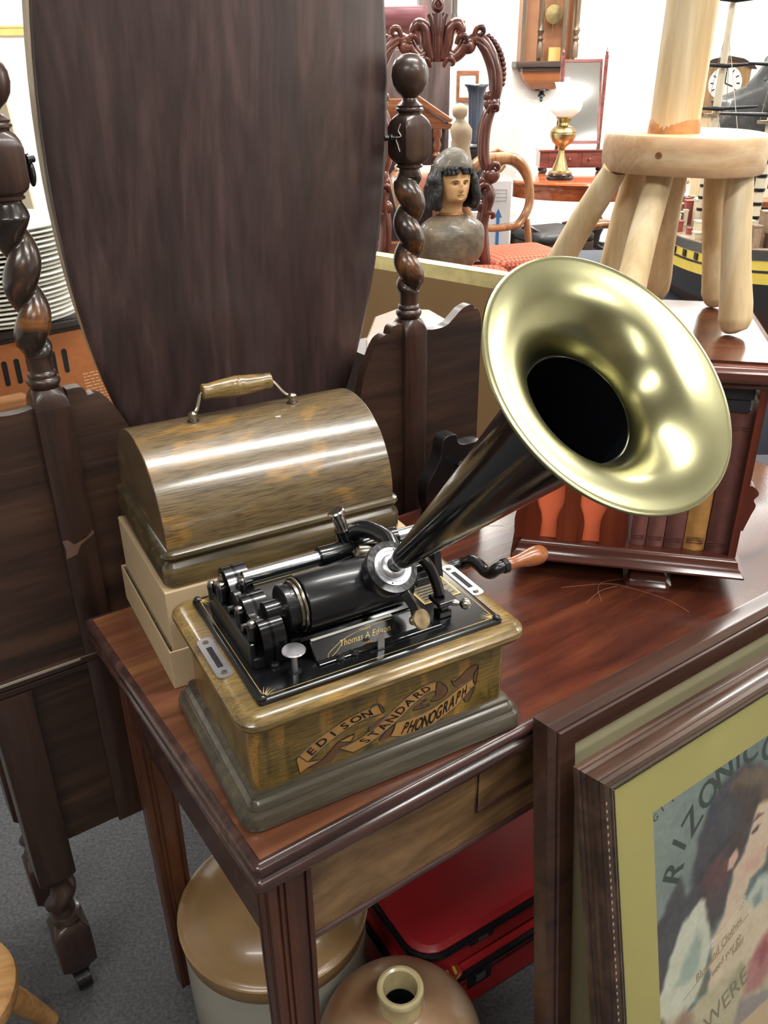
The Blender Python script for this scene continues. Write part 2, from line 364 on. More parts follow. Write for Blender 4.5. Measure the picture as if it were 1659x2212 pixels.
# ------------------------------------------------------------------ phonograph
ph = thing('phonograph', 'oak cased cylinder phonograph with black works and a brass belled horn', 'phonograph', BO, BA)
mb = MB(); mould(mb, 0, 0.345, 0, 0.245, 0.02, [(-0.004, 0), (0, 0.003), (0.0, 0.012), (-0.003, 0.018), (-0.008, 0.0205), (-0.0085, 0.024), (-0.011, 0.028), (-0.014, 0.031), (-0.0145, 0.034), (-0.018, 0.036), (-0.03, 0.0365)], 6)
mb.build('plinth', M['oak_plinth'], ph, 35)
mb = MB(); mould(mb, 0.02, 0.325, 0.02, 0.222, 0.011, [(0, 0.036), (0, 0.128)], 5); body = mb.build('case_body', M['oak_v'], ph, 35)
mb = MB(); mould(mb, 0.012, 0.332, 0.004, 0.234, 0.016, [(-0.012, 0.1215), (-0.004, 0.1225), (0.003, 0.126), (0.0065, 0.1315), (0.006, 0.1365), (0.002, 0.1405), (-0.004, 0.1425), (-0.01, 0.143)], 6)
mb.build('top_rim', M['oak_h'], ph, 35)
# banner transfer on the front
M['ban'] = plain('banner_tan', C(168, 124, 66), 0.3, 0, 0.35, 0.1, 60); M['bandk'] = plain('banner_brown', C(98, 66, 40), 0.3, 0, 0.35, 0.15, 60); M['ink'] = plain('transfer_black', C(24, 18, 14), 0.4)
def ribbon(mb, top, bot, y, k=6):
    t = spline([(a*0.001, 0, b*0.001) for a, b in top], k); b = spline([(a*0.001, 0, c*0.001) for a, c in bot], k)
    n = 40
    def at(L, u):
        q = u*(len(L)-1); i = min(int(q), len(L)-2); return L[i].lerp(L[i+1], q-i)
    T = [at(t, i/n) for i in range(n+1)]; B = [at(b, i/n) for i in range(n+1)]
    mb.loft([[(p.x, y, p.z) for p in T], [(p.x, y, p.z) for p in B]], False, closed=False)
    return T, B
def outline(mb, L, y, w=0.0005, closed=False): mb.tube([(p.x, y, p.z) for p in L], w, 5, closed=closed)
YF = 0.0197
E_t = [(68, 63), (84, 72.6), (102.5, 81), (123, 87.6), (142, 90.8), (160, 90.9)]; E_b = [(77, 51), (92.4, 61), (111, 70), (130, 75.9), (149, 78.5), (165, 77.4)]
S_t = [(112.5, 53.1), (133, 54.5), (153, 61.6), (172.5, 73), (192.4, 85.5), (212, 93.5), (232.8, 93.5)]; S_b = [(129, 40), (148.6, 43.8), (168.4, 52.6), (186.4, 62.7), (202.5, 74), (220.7, 82), (231, 81.6)]
P_t = [(182, 58), (202.6, 55.8), (223, 57.3), (244, 64.5), (265, 73.5), (280, 78.4)]; P_b = [(174, 42), (192.5, 34.5), (217.4, 32), (240.4, 39.7), (261.5, 50.5), (283, 69)]
dk = MB(); tn = MB(); ol = MB(); rails = {}
for nm, (t, b), y in (('E', (E_t, E_b), YF), ('P', (P_t, P_b), YF), ('S', (S_t, S_b), YF-0.0002)):
    T, B = ribbon(tn, t, b, y); rails[nm] = (T, B)
    outline(ol, T, y); outline(ol, B, y); outline(ol, [T[0], B[0]], y); outline(ol, [T[-1], B[-1]], y)
for poly in ([(65, 59.5), (67.6, 39.7), (77, 43), (93.5, 46.3), (77, 51), (68, 63)], [(112.8, 61.7), (131.7, 64.3), (128, 55.2)]):
    tn.add([(a*.001, YF, b*.001) for a, b in poly], [tuple(range(len(poly)))]); outline(ol, [Vector((a*.001, YF, b*.001)) for a, b in poly], YF, closed=True)
for poly in ([(77, 43), (92, 40.2), (110, 43), (131, 62), (113, 61.7), (93.5, 46.3)], [(150, 66), (166, 72), (172, 70), (150, 59)], [(160, 42), (174, 42), (180, 55), (170, 52)],
             [(232.8, 93.5), (246.7, 78), (239.7, 67.4), (225, 68.9), (231, 75.4), (231, 81.6)], [(214.7, 75.4), (202.5, 65.9), (221, 63.8), (222, 67), (212, 69), (219, 74)],
             [(250.7, 87.6), (258.5, 75.6), (275.4, 80.1), (286.6, 94.8), (274.7, 96), (264.3, 88.9), (255, 84)], [(280, 78.4), (286.6, 92), (284.5, 72.1), (283, 69)], [(268.9, 55.5), (274.6, 48.5), (283, 66)],
             [(153, 91.9), (162, 91), (167, 82), (165, 77.4), (150, 79)]):
    P2 = spl2(poly, 4, True)
    dk = MB(); dk.add([(a*.001, YF+0.0001, b*.001) for a, b in P2], [tuple(range(len(P2)))]); dk.build('banner_fold', M['bandk'], ph, 0); outline(ol, [Vector((a*.001, YF+.0001, b*.001)) for a, b in P2], YF+.0001, closed=True)
bn = tn.build('banner', M['ban'], ph, 0)
ol.build('banner_outline', M['ink'], bn)
lt = MB()
for nm, word, a0, a1 in (('E', 'EDISON', 0.06, 0.88), ('S', 'STANDARD', 0.14, 0.9), ('P', 'PHONOGRAPH.', 0.12, 0.97)):
    T, B = rails[nm]; n = len(word)
    for i, ch in enumerate(word):
        u = a0+(a1-a0)*(i+0.5)/n; q = u*40; k = min(int(q), 39); f = q-k
        t = T[k].lerp(T[k+1], f); b = B[k].lerp(B[k+1], f); tt = (T[k+1]+B[k+1]-T[k]-B[k]).normalized(); up = (t-b); h = up.length
        o = b+up*0.17
        nn = tt.cross(up).normalized()
        Mx = Matrix(((tt.x, up.x/h, 0, o.x), (0, 0, -1, YF-0.0004), (tt.z, up.z/h, 0, o.z), (0, 0, 0, 1)))
        sp_ = (a1-a0)/n*sum(((T[q_+1]+B[q_+1])/2-(T[q_]+B[q_])/2).length for q_ in range(40)); put_text(lt, ch, Mx, h*0.95, 0, min(1.5, max(0.5, sp_/(h*0.95)/0.80)), 0, 0.022)
lt.build('lettering', M['ink'], bn, 0)
# latch plates on the rim
for x in (0.0195, 0.3245):
    mb = MB(); mb.loft([rrect(x-0.0085, x+0.0085, 0.076, 0.15, 0.006, z) for z in (0.1428, 0.1438)]); lp = mb.build('latch_plate', M['alu'], ph, 30)
    mb = MB(); mb.box(x-0.003, x+0.003, 0.094, 0.132, 0.1434, 0.1441); mb.build('slot', M['blackmatte'], lp, 0)
    for y in (0.084, 0.142):
        mb = MB(); mb.lathe([(0.0034, 0.1438), (0.0032, 0.1446), (0.001, 0.1449)], 14, Matrix.Translation((x, y, 0))); mb.build('screw', M['pewter'], lp)
# bed plate
mb = MB(); mould(mb, 0.031, 0.315, 0.017, 0.225, 0.004, [(0, 0.1425), (0, 0.1462), (-0.0025, 0.1478), (-0.004, 0.148)], 3); bed = mb.build('bed_plate', M['black'], ph, 35)
mb = MB(); ZB = 0.1481
r = [rrect(0.038+d, 0.308-d, 0.024+d, 0.218-d, 0.003, ZB) for d in (0, 0.0006)]; mb.loft(r, False); mb.build('pinstripe', M['gold'], bed, 0)
for (cx, cy, sx, sy) in ((0.0375, 0.0235, 1, 1), (0.3085, 0.0235, -1, 1), (0.0375, 0.2185, 1, -1), (0.3085, 0.2185, -1, -1)):
    mb = MB()
    for a in (8, 24, 40, 50, 66, 82):
        L = 0.017 if 20 < a < 70 else 0.013; ca, sa = math.cos(rad(a)), math.sin(rad(a))
        p0 = (cx+sx*0.004*ca, cy+sy*0.004*sa); p1 = (cx+sx*L*ca, cy+sy*L*sa); w = 0.0006
        mb.add([(p0[0]-sa*sx*w, p0[1]+ca*sy*w, ZB), (p0[0]+sa*sx*w, p0[1]-ca*sy*w, ZB), (p1[0], p1[1], ZB)], [(0, 1, 2)])
    mb.build('corner_ornament', M['gold'], bed, 0)
    mb = MB(); mb.lathe([(0.0045, 0.1478), (0.0042, 0.1498), (0.0025, 0.1512), (0.0005, 0.1516)], 16, Matrix.Translation((cx-sx*.001, cy-sy*.001, 0))); mb.build('screw', M['iron'], bed)
# upper casting under the mandrel, front name panel
mb = MB(); mould(mb, 0.054, 0.236, 0.078, 0.2, 0.004, [(0, 0.148), (0, 0.155), (-0.003, 0.158)], 3); mb.build('base_casting', M['black'], ph, 35)
mb = MB(); mb.prism([(0.046, 0.148), (0.0605, 0.1655), (0.066, 0.1655), (0.075, 0.148)], 0.104, 0.236, 'x')
npn = mb.build('name_panel', M['black'], ph, 30, 0.0015)
mb = MB(); mb.box(0.106, 0.2, 0.0603, 0.0634, 0.1652, 0.1662); mb.build('worn_or_glint_edge', M['pale'], npn, 0)  # worn paint edge, its reflected brightness put into the pale colour
sl = Vector((0, 0.0145, 0.0175)).normalized()
o = Vector((0.158, 0.046, 0.148))
def onpanel(x, v, off=-0.0004):
    nrm = Vector((0, -sl.z, sl.y)); return Vector((x, 0.046, 0.148))+sl*v-nrm*off
nrm = Vector((0, -sl.z, sl.y))
def PM(x, v): p = onpanel(x, v); return Matrix(((1, 0, 0, p.x), (0, sl.y, nrm.y, p.y), (0, sl.z, nrm.z, p.z), (0, 0, 0, 1)))
mb = MB(); put_text(mb, 'Thomas A Edison', PM(0.163, 0.0085), 0.0092, 0.45, 0.92, 0, -0.006); put_text(mb, 'TRADE', PM(0.166, 0.0172), 0.0038, 0, 1.1, 0, -0.01); put_text(mb, 'MARK', PM(0.164, 0.003), 0.0038, 0, 1.1, 0, -0.01)
mb.tube([onpanel(x, v) for x, v in [(p.x, p.y) for p in spline([(0.198, 0.020, 0), (0.175, 0.0195, 0), (0.145, 0.016, 0), (0.124, 0.008, 0), (0.118, 0.003, 0), (0.122, 0.002, 0), (0.130, 0.006, 0), (0.138, 0.0125, 0)], 6)]], 0.0003, 5)
mb.build('signature', M['gold'], npn, 0)
# data plate
mb = MB(); mb.box(0.2545, 0.3035, 0.083, 0.131, 0.148, 0.1486); dp = mb.build('data_plate', M['gold'], bed, 0)
M['dplate'] = plain('plate_grey', C(120, 112, 92), 0.45, 0.3, 0, 0.25, 160)
mb = MB(); mb.box(0.257, 0.301, 0.0855, 0.1285, 0.1486, 0.1489); mb.build('plate_field', M['dplate'], dp, 0)
mb = MB()
for i in range(7):
    y = 0.089+i*0.0055; mb.box(0.259, 0.299-0.006*(i % 3), y, y+0.0016, 0.1489, 0.14905)
mb.build('plate_lines', M['ink'], dp, 0)
# gear housing at the left end
def hump(h0, h1):
    return spl2([(0.064, 0.150), (0.062, 0.170), (0.065, 0.186), (0.074, 0.195), (0.086, 0.193), (0.095, 0.186), (0.105, 0.191), (0.118, 0.199), (0.133, 0.197), (0.146, 0.189), (0.155, 0.194), (0.165, 0.203), (0.178, 0.206), (0.190, 0.198), (0.199, 0.178), (0.202, 0.150)], 5)
mb = MB(); mb.prism(hump(0, 0), 0.064, 0.070, 'x'); gh = mb.build('gear_housing', M['black'], ph, 40, 0.0012)
o2 = hump(0, 0); cy0 = 0.135
mb = MB(); inn = [(cy0+(y-cy0)*0.93, 0.15+(z-0.15)*0.93) for y, z in o2]
ring = []
for i in range(len(o2)):
    (a, b), (c, d) = o2[i], inn[i]
    ring.append([(0.056, a, b), (0.081, a, b), (0.081, c, d), (0.056, c, d)])
mb.loft(ring); mb.build('housing_flange', M['black'], gh, 40)
mb = MB(); mb.box(0.046, 0.064, 0.066, 0.206, 0.148, 0.1605); mb.box(0.044, 0.05, 0.07, 0.2, 0.148, 0.176); mb.build('bearing_block', M['iron'], gh, 0, 0.0015)
for (y, z, r) in ((0.095, 0.182, 0.013), (0.136, 0.18, 0.018), (0.178, 0.186, 0.013)):
    mb = MB(); ns = 36
    pr = [(r*(1.0 if i % 2 else 0.93)*math.cos(2*PI*i/ns), r*(1.0 if i % 2 else 0.93)*math.sin(2*PI*i/ns)) for i in range(ns)]
    mb.loft([[(x, y+a, z+b) for a, b in pr] for x in (0.054, 0.061)]); mb.tube([(0.046, y, z), (0.064, y, z)], 0.004, 10); mb.build('gear', M['iron'], gh, 20)
for (x, y, z) in ((0.050, 0.078, 0.193), (0.049, 0.110, 0.192), (0.047, 0.158, 0.195), (0.045, 0.186, 0.183), (0.0685, 0.149, 0.199)):
    mb = MB(); mb.lathe([(0.0042, -0.016), (0.0042, -0.004), (0.0048, -0.004), (0.0048, 0.0)], 14, Matrix.Translation((x, y, z))); ps = mb.build('screw_post', M['iron'], gh)
    mb = MB(); mb.lathe([(0.0028, 0), (0.0028, 0.002), (0.0038, 0.0025), (0.0038, 0.0045), (0.002, 0.0058), (0.0003, 0.006)], 14, Matrix.Translation((x, y, z))); mb.build('screw_head', M['nickel'], ps)
# mandrel
AX = Matrix.Translation((0, 0.093, 0.1915)) @ Matrix.Rotation(PI/2, 4, 'Y')
mb = MB(); mb.lathe([(0.024, 0.109), (0.0298, 0.1095), (0.0306, 0.111), (0.0308, 0.228), (0.0295, 0.23), (0.006, 0.23)], 56, AX); md = mb.build('mandrel', M['roller'], ph, 40)
mb = MB(); mb.lathe([(0.0215, 0.1045), (0.0285, 0.1048), (0.0293, 0.106), (0.0287, 0.1075), (0.026, 0.109)], 48, AX); mb.lathe([(0.0225, 0.1005), (0.0262, 0.101), (0.0262, 0.1042), (0.022, 0.1046)], 48, AX); mb.build('end_ring', M['pewter'], md, 30)
mb = MB(); mb.lathe([(0.012, 0.0885), (0.0245, 0.089), (0.0255, 0.0898), (0.0255, 0.0955), (0.0235, 0.0965), (0.0235, 0.101)], 48, AX); mb.build('pulley', M['iron'], md, 30)
mb = MB(); mb.lathe([(0.0125, 0.070), (0.0125, 0.090)], 24, AX); mb.build('mandrel_shaft', M['black'], md, 30)
mb = MB(); mb.lathe([(0.006, 0.228), (0.006, 0.258)], 16, AX); mb.build('end_shaft', M['black'], md, 30)
mb = MB(); mb.box(0.088, 0.100, 0.072, 0.106, 0.148, 0.166); mb.build('shaft_pedestal', M['black'], ph, 0, 0.002)
# back rod and carriage
mb = MB(); mb.tube([(0.07, 0.151, 0.203), (0.306, 0.151, 0.203)], 0.0076, 24); mb.build('back_rod', M['steel'], ph)
mb = MB(); mb.prism([(0.125, 0.148), (0.136, 0.19), (0.14, 0.208), (0.151, 0.214), (0.163, 0.208), (0.167, 0.19), (0.178, 0.148)], 0.296, 0.307, 'x'); mb.build('rod_bracket', M['black'], ph, 40, 0.0015)
mb = MB(); mb.lathe([(0.009, 0.158), (0.0118, 0.159), (0.0118, 0.182), (0.0105, 0.186), (0.0105, 0.24), (0.0118, 0.243), (0.0118, 0.256), (0.009, 0.257)], 28, Matrix.Translation((0, 0.151, 0.203)) @ Matrix.Rotation(PI/2, 4, 'Y'))
car = mb.build('carriage_sleeve', M['black'], ph, 40)
kx = Vector((-0.3, 0.12, 1)).normalized(); kb = Vector((0.201, 0.157, 0.200))
mb = MB(); mb.lathe([(0.014, -0.008), (0.0125, 0.006), (0.0105, 0.02), (0.0098, 0.027)], 24, align(kx, kb)); mb.build('arm_boss', M['black'], ph, 40)
mb = MB(); mb.lathe([(0.0072, 0.027), (0.0072, 0.044), (0.0096, 0.0455), (0.0098, 0.0495), (0.0085, 0.0512), (0.001, 0.0516)], 28, align(kx, kb)); mb.build('lift_pin', M['nickel'], ph, 35)
S = Vector((0.199, 0.057, 0.228)); HN = Vector((0.083, -0.68, 0.728)).normalized()
mb = MB(); mb.tube(spline([(0.200, 0.158, 0.214), (0.206, 0.149, 0.226), (0.214, 0.132, 0.2315), (0.220, 0.108, 0.231), (0.216, 0.086, 0.227)], 6), [0.010]*12+[0.0095]*13, 16); mb.build('carrier_arm', M['black'], ph, 40)
mb = MB(); mb.tube([(0.196, 0.128, 0.2045), (0.199, 0.128, 0.2085), (0.226, 0.118, 0.2095), (0.229, 0.117, 0.206)], [0.006, 0.0105, 0.0105, 0.006], 18); mb.tube([(0.2, 0.13, 0.2), (0.2, 0.15, 0.203)], 0.006, 10); mb.build('feed_spring', M['pewter'], ph, 50)
mb = MB(); mb.loft([[(0.207+0.009*math.cos(a)*1.2, 0.104+0.006*math.sin(a), z) for a in [2*PI*i/20 for i in range(20)]] for z in (0.2215, 0.223)]); mb.lathe([(0.002, 0.223), (0.002, 0.225), (0.0004, 0.2255)], 10, Matrix.Translation((0.203, 0.106, 0))); mb.build('feed_lever', M['alu'], ph)
# reproducer
RM = align(HN, S)
mb = MB(); mb.lathe([(0.022, -0.020), (0.0272, -0.018), (0.0285, -0.002), (0.028, 0.0), (0.0205, 0.0003)], 56, RM); rp = mb.build('reproducer', M['iron'], ph, 35)
mb = MB(); mb.lathe([(0.0206, 0.0), (0.0206, 0.0016), (0.0172, 0.0018), (0.0165, 0.0012), (0.0145, 0.001), (0.0138, 0.0022), (0.0122, 0.0042), (0.0098, 0.0058), (0.008, 0.0064)], 56, RM); mb.build('diaphragm_plate', M['alu'], rp, 25)
for a in (60, 240): 
    mb = MB(); mb.lathe([(0.0009, 0.0014), (0.0009, 0.0024)], 8, RM @ Matrix.Translation((0.0188*math.cos(rad(a)), 0.0188*math.sin(rad(a)), 0))); mb.build('pin', M['blackmatte'], rp)
mb = MB(); mb.lathe([(0.0085, 0.005), (0.0085, 0.022), (0.0095, 0.023), (0.0095, 0.03)], 28, RM); mb.build('horn_neck', M['iron'], rp, 35)
# lift lever under the reproducer, gate and stops at the right
mb = MB(); mb.tube([(0.207, 0.046, 0.202), (0.212, 0.036, 0.188), (0.214, 0.033, 0.176)], [0.0085, 0.0075, 0.0085], 4, flat=0.7); mb.build('lift_lever', M['black'], ph, 20, 0.001)
kd = Vector((0.25, -0.8, 0.55)); mb = MB(); mb.lathe([(0.0045, -0.008), (0.0055, -0.004), (0.003, 0.0), (0.0035, 0.004), (0.0105, 0.005), (0.0115, 0.0065), (0.0105, 0.0085), (0.001, 0.009)], 28, align(kd, (0.214, 0.032, 0.172))); mb.build('lever_knob', M['oldnickel'], ph, 30)
mb = MB(); mb.tube(spline([(0.232, 0.085, 0.215), (0.245, 0.085, 0.214), (0.255, 0.078, 0.203), (0.26, 0.071, 0.187), (0.262, 0.064, 0.17)], 6), 0.0062, 14); gt = mb.build('gate_arm', M['black'], ph)
mb = MB(); mb.box(0.252, 0.276, 0.048, 0.072, 0.163, 0.169); mb.box(0.254, 0.27, 0.05, 0.064, 0.148, 0.156); mb.box(0.257, 0.267, 0.052, 0.062, 0.156, 0.163); mb.build('gate_bracket', M['black'], ph, 0, 0.0015)
mb = MB(); mb.lathe([(0.0035, 0), (0.0035, 0.006), (0.0022, 0.008), (0.0055, 0.0115), (0.0066, 0.0155), (0.005, 0.0195), (0.0005, 0.0215)], 20, align((0.55, -0.75, 0.15), (0.27, 0.05, 0.165))); mb.build('gate_knob', M['nickel'], ph, 40)
mb = MB(); mb.box(0.266, 0.296, 0.118, 0.13, 0.148, 0.158); mb.build('gate_catch', M['black'], ph, 0, 0.001)
# speed knob, start lever
KP = Matrix.Translation((0.0805, 0.0455, 0))
mb = MB(); mb.lathe([(0.0032, 0.148), (0.0032, 0.172), (0.0118, 0.1725), (0.0122, 0.1735), (0.0115, 0.1745), (0.0005, 0.175)], 32, KP); mb.build('speed_knob', M['alu'], ph, 30)
mb = MB(); mb.lathe([(0.0066, 0.148), (0.0062, 0.1483), (0.0005, 0.14835)], 20, KP); mb.build('knob_hole', M['blackmatte'], ph)
mb = MB(); mb.loft([[(0.1725+a, 0.034+d, 0.148+b) for a, b in [(-.0038, 0), (.0038, 0), (.0038, .017), (.003, .0195), (0, .0208), (-.003, .0195), (-.0038, .017)]] for d in (0, 0.0018)]); mb.build('start_lever', M['alu'], ph, 0)
mb = MB(); mb.box(0.16, 0.186, 0.0325, 0.0375, 0.148, 0.1483); mb.build('lever_slot', M['blackmatte'], ph, 0)
mb = MB(); mb.box(0.104, 0.25, 0.0385, 0.047, 0.148, 0.1505); mb.build('casting_ledge', M['black'], ph, 0, 0.001)
for (x, y) in ((0.066, 0.063), (0.128, 0.0405), (0.145, 0.0405)):
    mb = MB(); mb.lathe([(0.0052, 0.148), (0.005, 0.151), (0.003, 0.1525), (0.003, 0.1535), (0.0005, 0.154)], 14, Matrix.Translation((x, y, 0))); mb.build('bolt', M['iron'], ph)
# crank
mb = MB(); mb.tube(spline([(0.318, 0.2, 0.104), (0.36, 0.2, 0.104), (0.378, 0.199, 0.1045), (0.385, 0.192, 0.108), (0.385, 0.18, 0.118), (0.386, 0.165, 0.119), (0.386, 0.15, 0.117), (0.386, 0.138, 0.121), (0.388, 0.131, 0.129), (0.395, 0.129, 0.132), (0.404, 0.129, 0.132)], 5), 0.0078, 14); ck = mb.build('crank', M['iron'], ph)
mb = MB(); mb.lathe([(0.0095, 0.0), (0.0095, 0.007)], 8, align((1, 0, 0.02), (0.396, 0.129, 0.132))); mb.build('crank_nut', M['black'], ck, 20)
mb = MB(); mb.lathe([(0.0075, 0), (0.0085, 0.003), (0.0075, 0.008), (0.0085, 0.02), (0.0115, 0.034), (0.0128, 0.044), (0.0118, 0.053), (0.0075, 0.059), (0.0005, 0.061)], 24, align((1, 0, 0.02), (0.403, 0.129, 0.1321))); mb.build('crank_grip', M['grip'], ck)
# horn
cone = [(0.0092, 0.0215), (0.0112, 0.023), (0.0118, 0.027), (0.0128, 0.045), (0.0245, 0.15), (0.0432, 0.318), (0.0442, 0.325), (0.0434, 0.325), (0.0425, 0.318), (0.0238, 0.15), (0.0108, 0.045), (0.009, 0.026)]
mb = MB(); mb.lathe(cone+[cone[0]], 64, RM, cap=False); hn = mb.build('horn', M['horn'], ph, 40)
fl = [(0.0437, 0.3215), (0.0445, 0.326), (0.0465, 0.3315), (0.0500, 0.3385), (0.0550, 0.3455), (0.0615, 0.3520), (0.0700, 0.3580), (0.0790, 0.3622), (0.0880, 0.3652), (0.0960, 0.3670)]
fl = [(p.x, p.y) for p in spline([(a, b, 0) for a, b in fl], 4)]
back = [(r+0.0006, z-0.0012) for r, z in fl[::-1]]
pf = fl+[(0.0985, 0.3674), (0.1000, 0.3668), (0.1004, 0.3655), (0.0998, 0.3645), (0.0985, 0.3648)]+back
mb = MB(); mb.lathe(pf+[pf[0]], 96, RM, cap=False); mb.build('brass_bell', M['brass'], hn, 50)
mb = MB(); mb.lathe([(0.0434, 0.3185), (0.0449, 0.319), (0.0456, 0.3205), (0.0450, 0.322), (0.0436, 0.3225)], 64, RM, cap=False); mb.build('throat_ring', M['oldbrass'], hn, 50)

# ------------------------------------------------------------------ cardboard box and the phonograph's domed lid
cb = thing('cardboard_box', 'plain manila cardboard box lying under the domed wooden lid', 'box', BO, BA)
mb = MB()
def tray(mb, x0, x1, y0, y1, z0, z1, t=0.0025):
    mb.box(x0, x1, y0, y0+t, z0, z1); mb.box(x0, x1, y1-t, y1, z0, z1); mb.box(x0, x0+t, y0+t, y1-t, z0, z1); mb.box(x1-t, x1, y0+t, y1-t, z0, z1); mb.box(x0+t, x1-t, y0+t, y1-t, z0, z0+t)
tray(mb, 0.006, 0.350, 0.266, 0.506, 0.0, 0.055); mb.build('outer_tray', M['card'], cb, 0, 0.001)
mb = MB(); mb.box(0.012, 0.344, 0.272, 0.5, 0.0026, 0.1345); mb.build('inner_box', M['card'], cb, 0, 0.0012)
mb = MB(); mb.box(0.0098, 0.0122, 0.276, 0.496, 0.05, 0.0562); mb.build('fold_line', M['dplate'], cb, 0)

ld = thing('domed_case', 'domed oak phonograph lid with a turned handle resting on the cardboard box', 'lid', BO+Vector((0, 0, 0.1345)), BA)
mb = MB(); mould(mb, 0.022, 0.330, 0.280, 0.506, 0.008, [(-0.006, 0), (0.003, 0.0), (0.006, 0.004), (0.006, 0.022), (0.004, 0.028), (0.001, 0.031), (0.0, 0.034), (0.003, 0.037), (0.0055, 0.041), (0.004, 0.045), (0.0, 0.047), (-0.006, 0.048)], 4); mb.build('base_moulding', M['oak_mould'], ld, 35)
arc = [(0.283, 0.047)]+[(0.393-0.11*math.cos(rad(a)), 0.052+0.106*math.sin(rad(a))**0.95) for a in range(0, 181, 5)]+[(0.503, 0.047)]
mb = MB(); mb.prism(arc, 0.0245, 0.3275, 'x'); mb.build('dome', M['oak_dome'], ld, 40, 0.0012)
HZ = 0.158
for x in (0.104, 0.238):
    mb = MB(); mb.lathe([(0.0075, HZ-0.001), (0.0075, HZ+0.001), (0.0045, HZ+0.002), (0.004, HZ+0.005), (0.006, HZ+0.0075), (0.006, HZ+0.011), (0.003, HZ+0.0135), (0.0005, HZ+0.014)], 18, Matrix.Translation((x, 0.393, 0))); mb.build('handle_post', M['pewter'], ld, 40)
mb = MB(); mb.tube(spline([(0.104, 0.393, HZ+0.009), (0.112, 0.40, HZ+0.013), (0.121, 0.41, HZ+0.026), (0.128, 0.412, HZ+0.029)], 5), 0.0024, 10); mb.tube(spline([(0.238, 0.393, HZ+0.009), (0.23, 0.40, HZ+0.013), (0.221, 0.41, HZ+0.026), (0.214, 0.412, HZ+0.029)], 5), 0.0024, 10); hb = mb.build('handle_bail', M['pewter'], ld)
mb = MB(); mb.lathe([(0.007, 0.124), (0.0098, 0.125), (0.0105, 0.128), (0.0098, 0.131), (0.0108, 0.14), (0.0128, 0.158), (0.013, 0.163), (0.0135, 0.165), (0.013, 0.167), (0.0138, 0.169), (0.0138, 0.171), (0.013, 0.173), (0.0135, 0.175), (0.0128, 0.18), (0.0112, 0.2), (0.0098, 0.21), (0.0106, 0.213), (0.01, 0.217), (0.007, 0.218)], 28, Matrix.Translation((0, 0.412, HZ+0.029)) @ Matrix.Rotation(PI/2, 4, 'Y')); mb.build('handle_grip', M['oak_h'], ld, 40)
mb = MB(); mb.loft([[(0.205+a*0.001, 0.366+b*0.001, HZ-0.0045+h-b*0.0002) for a, b in ((-3, -2), (0, -4), (4, -3), (5, 1), (3, 4), (-1, 3), (-4, 1))] for h in (0, 0.0012)]); mb.build('paper_scrap', M['white'], ld, 0)
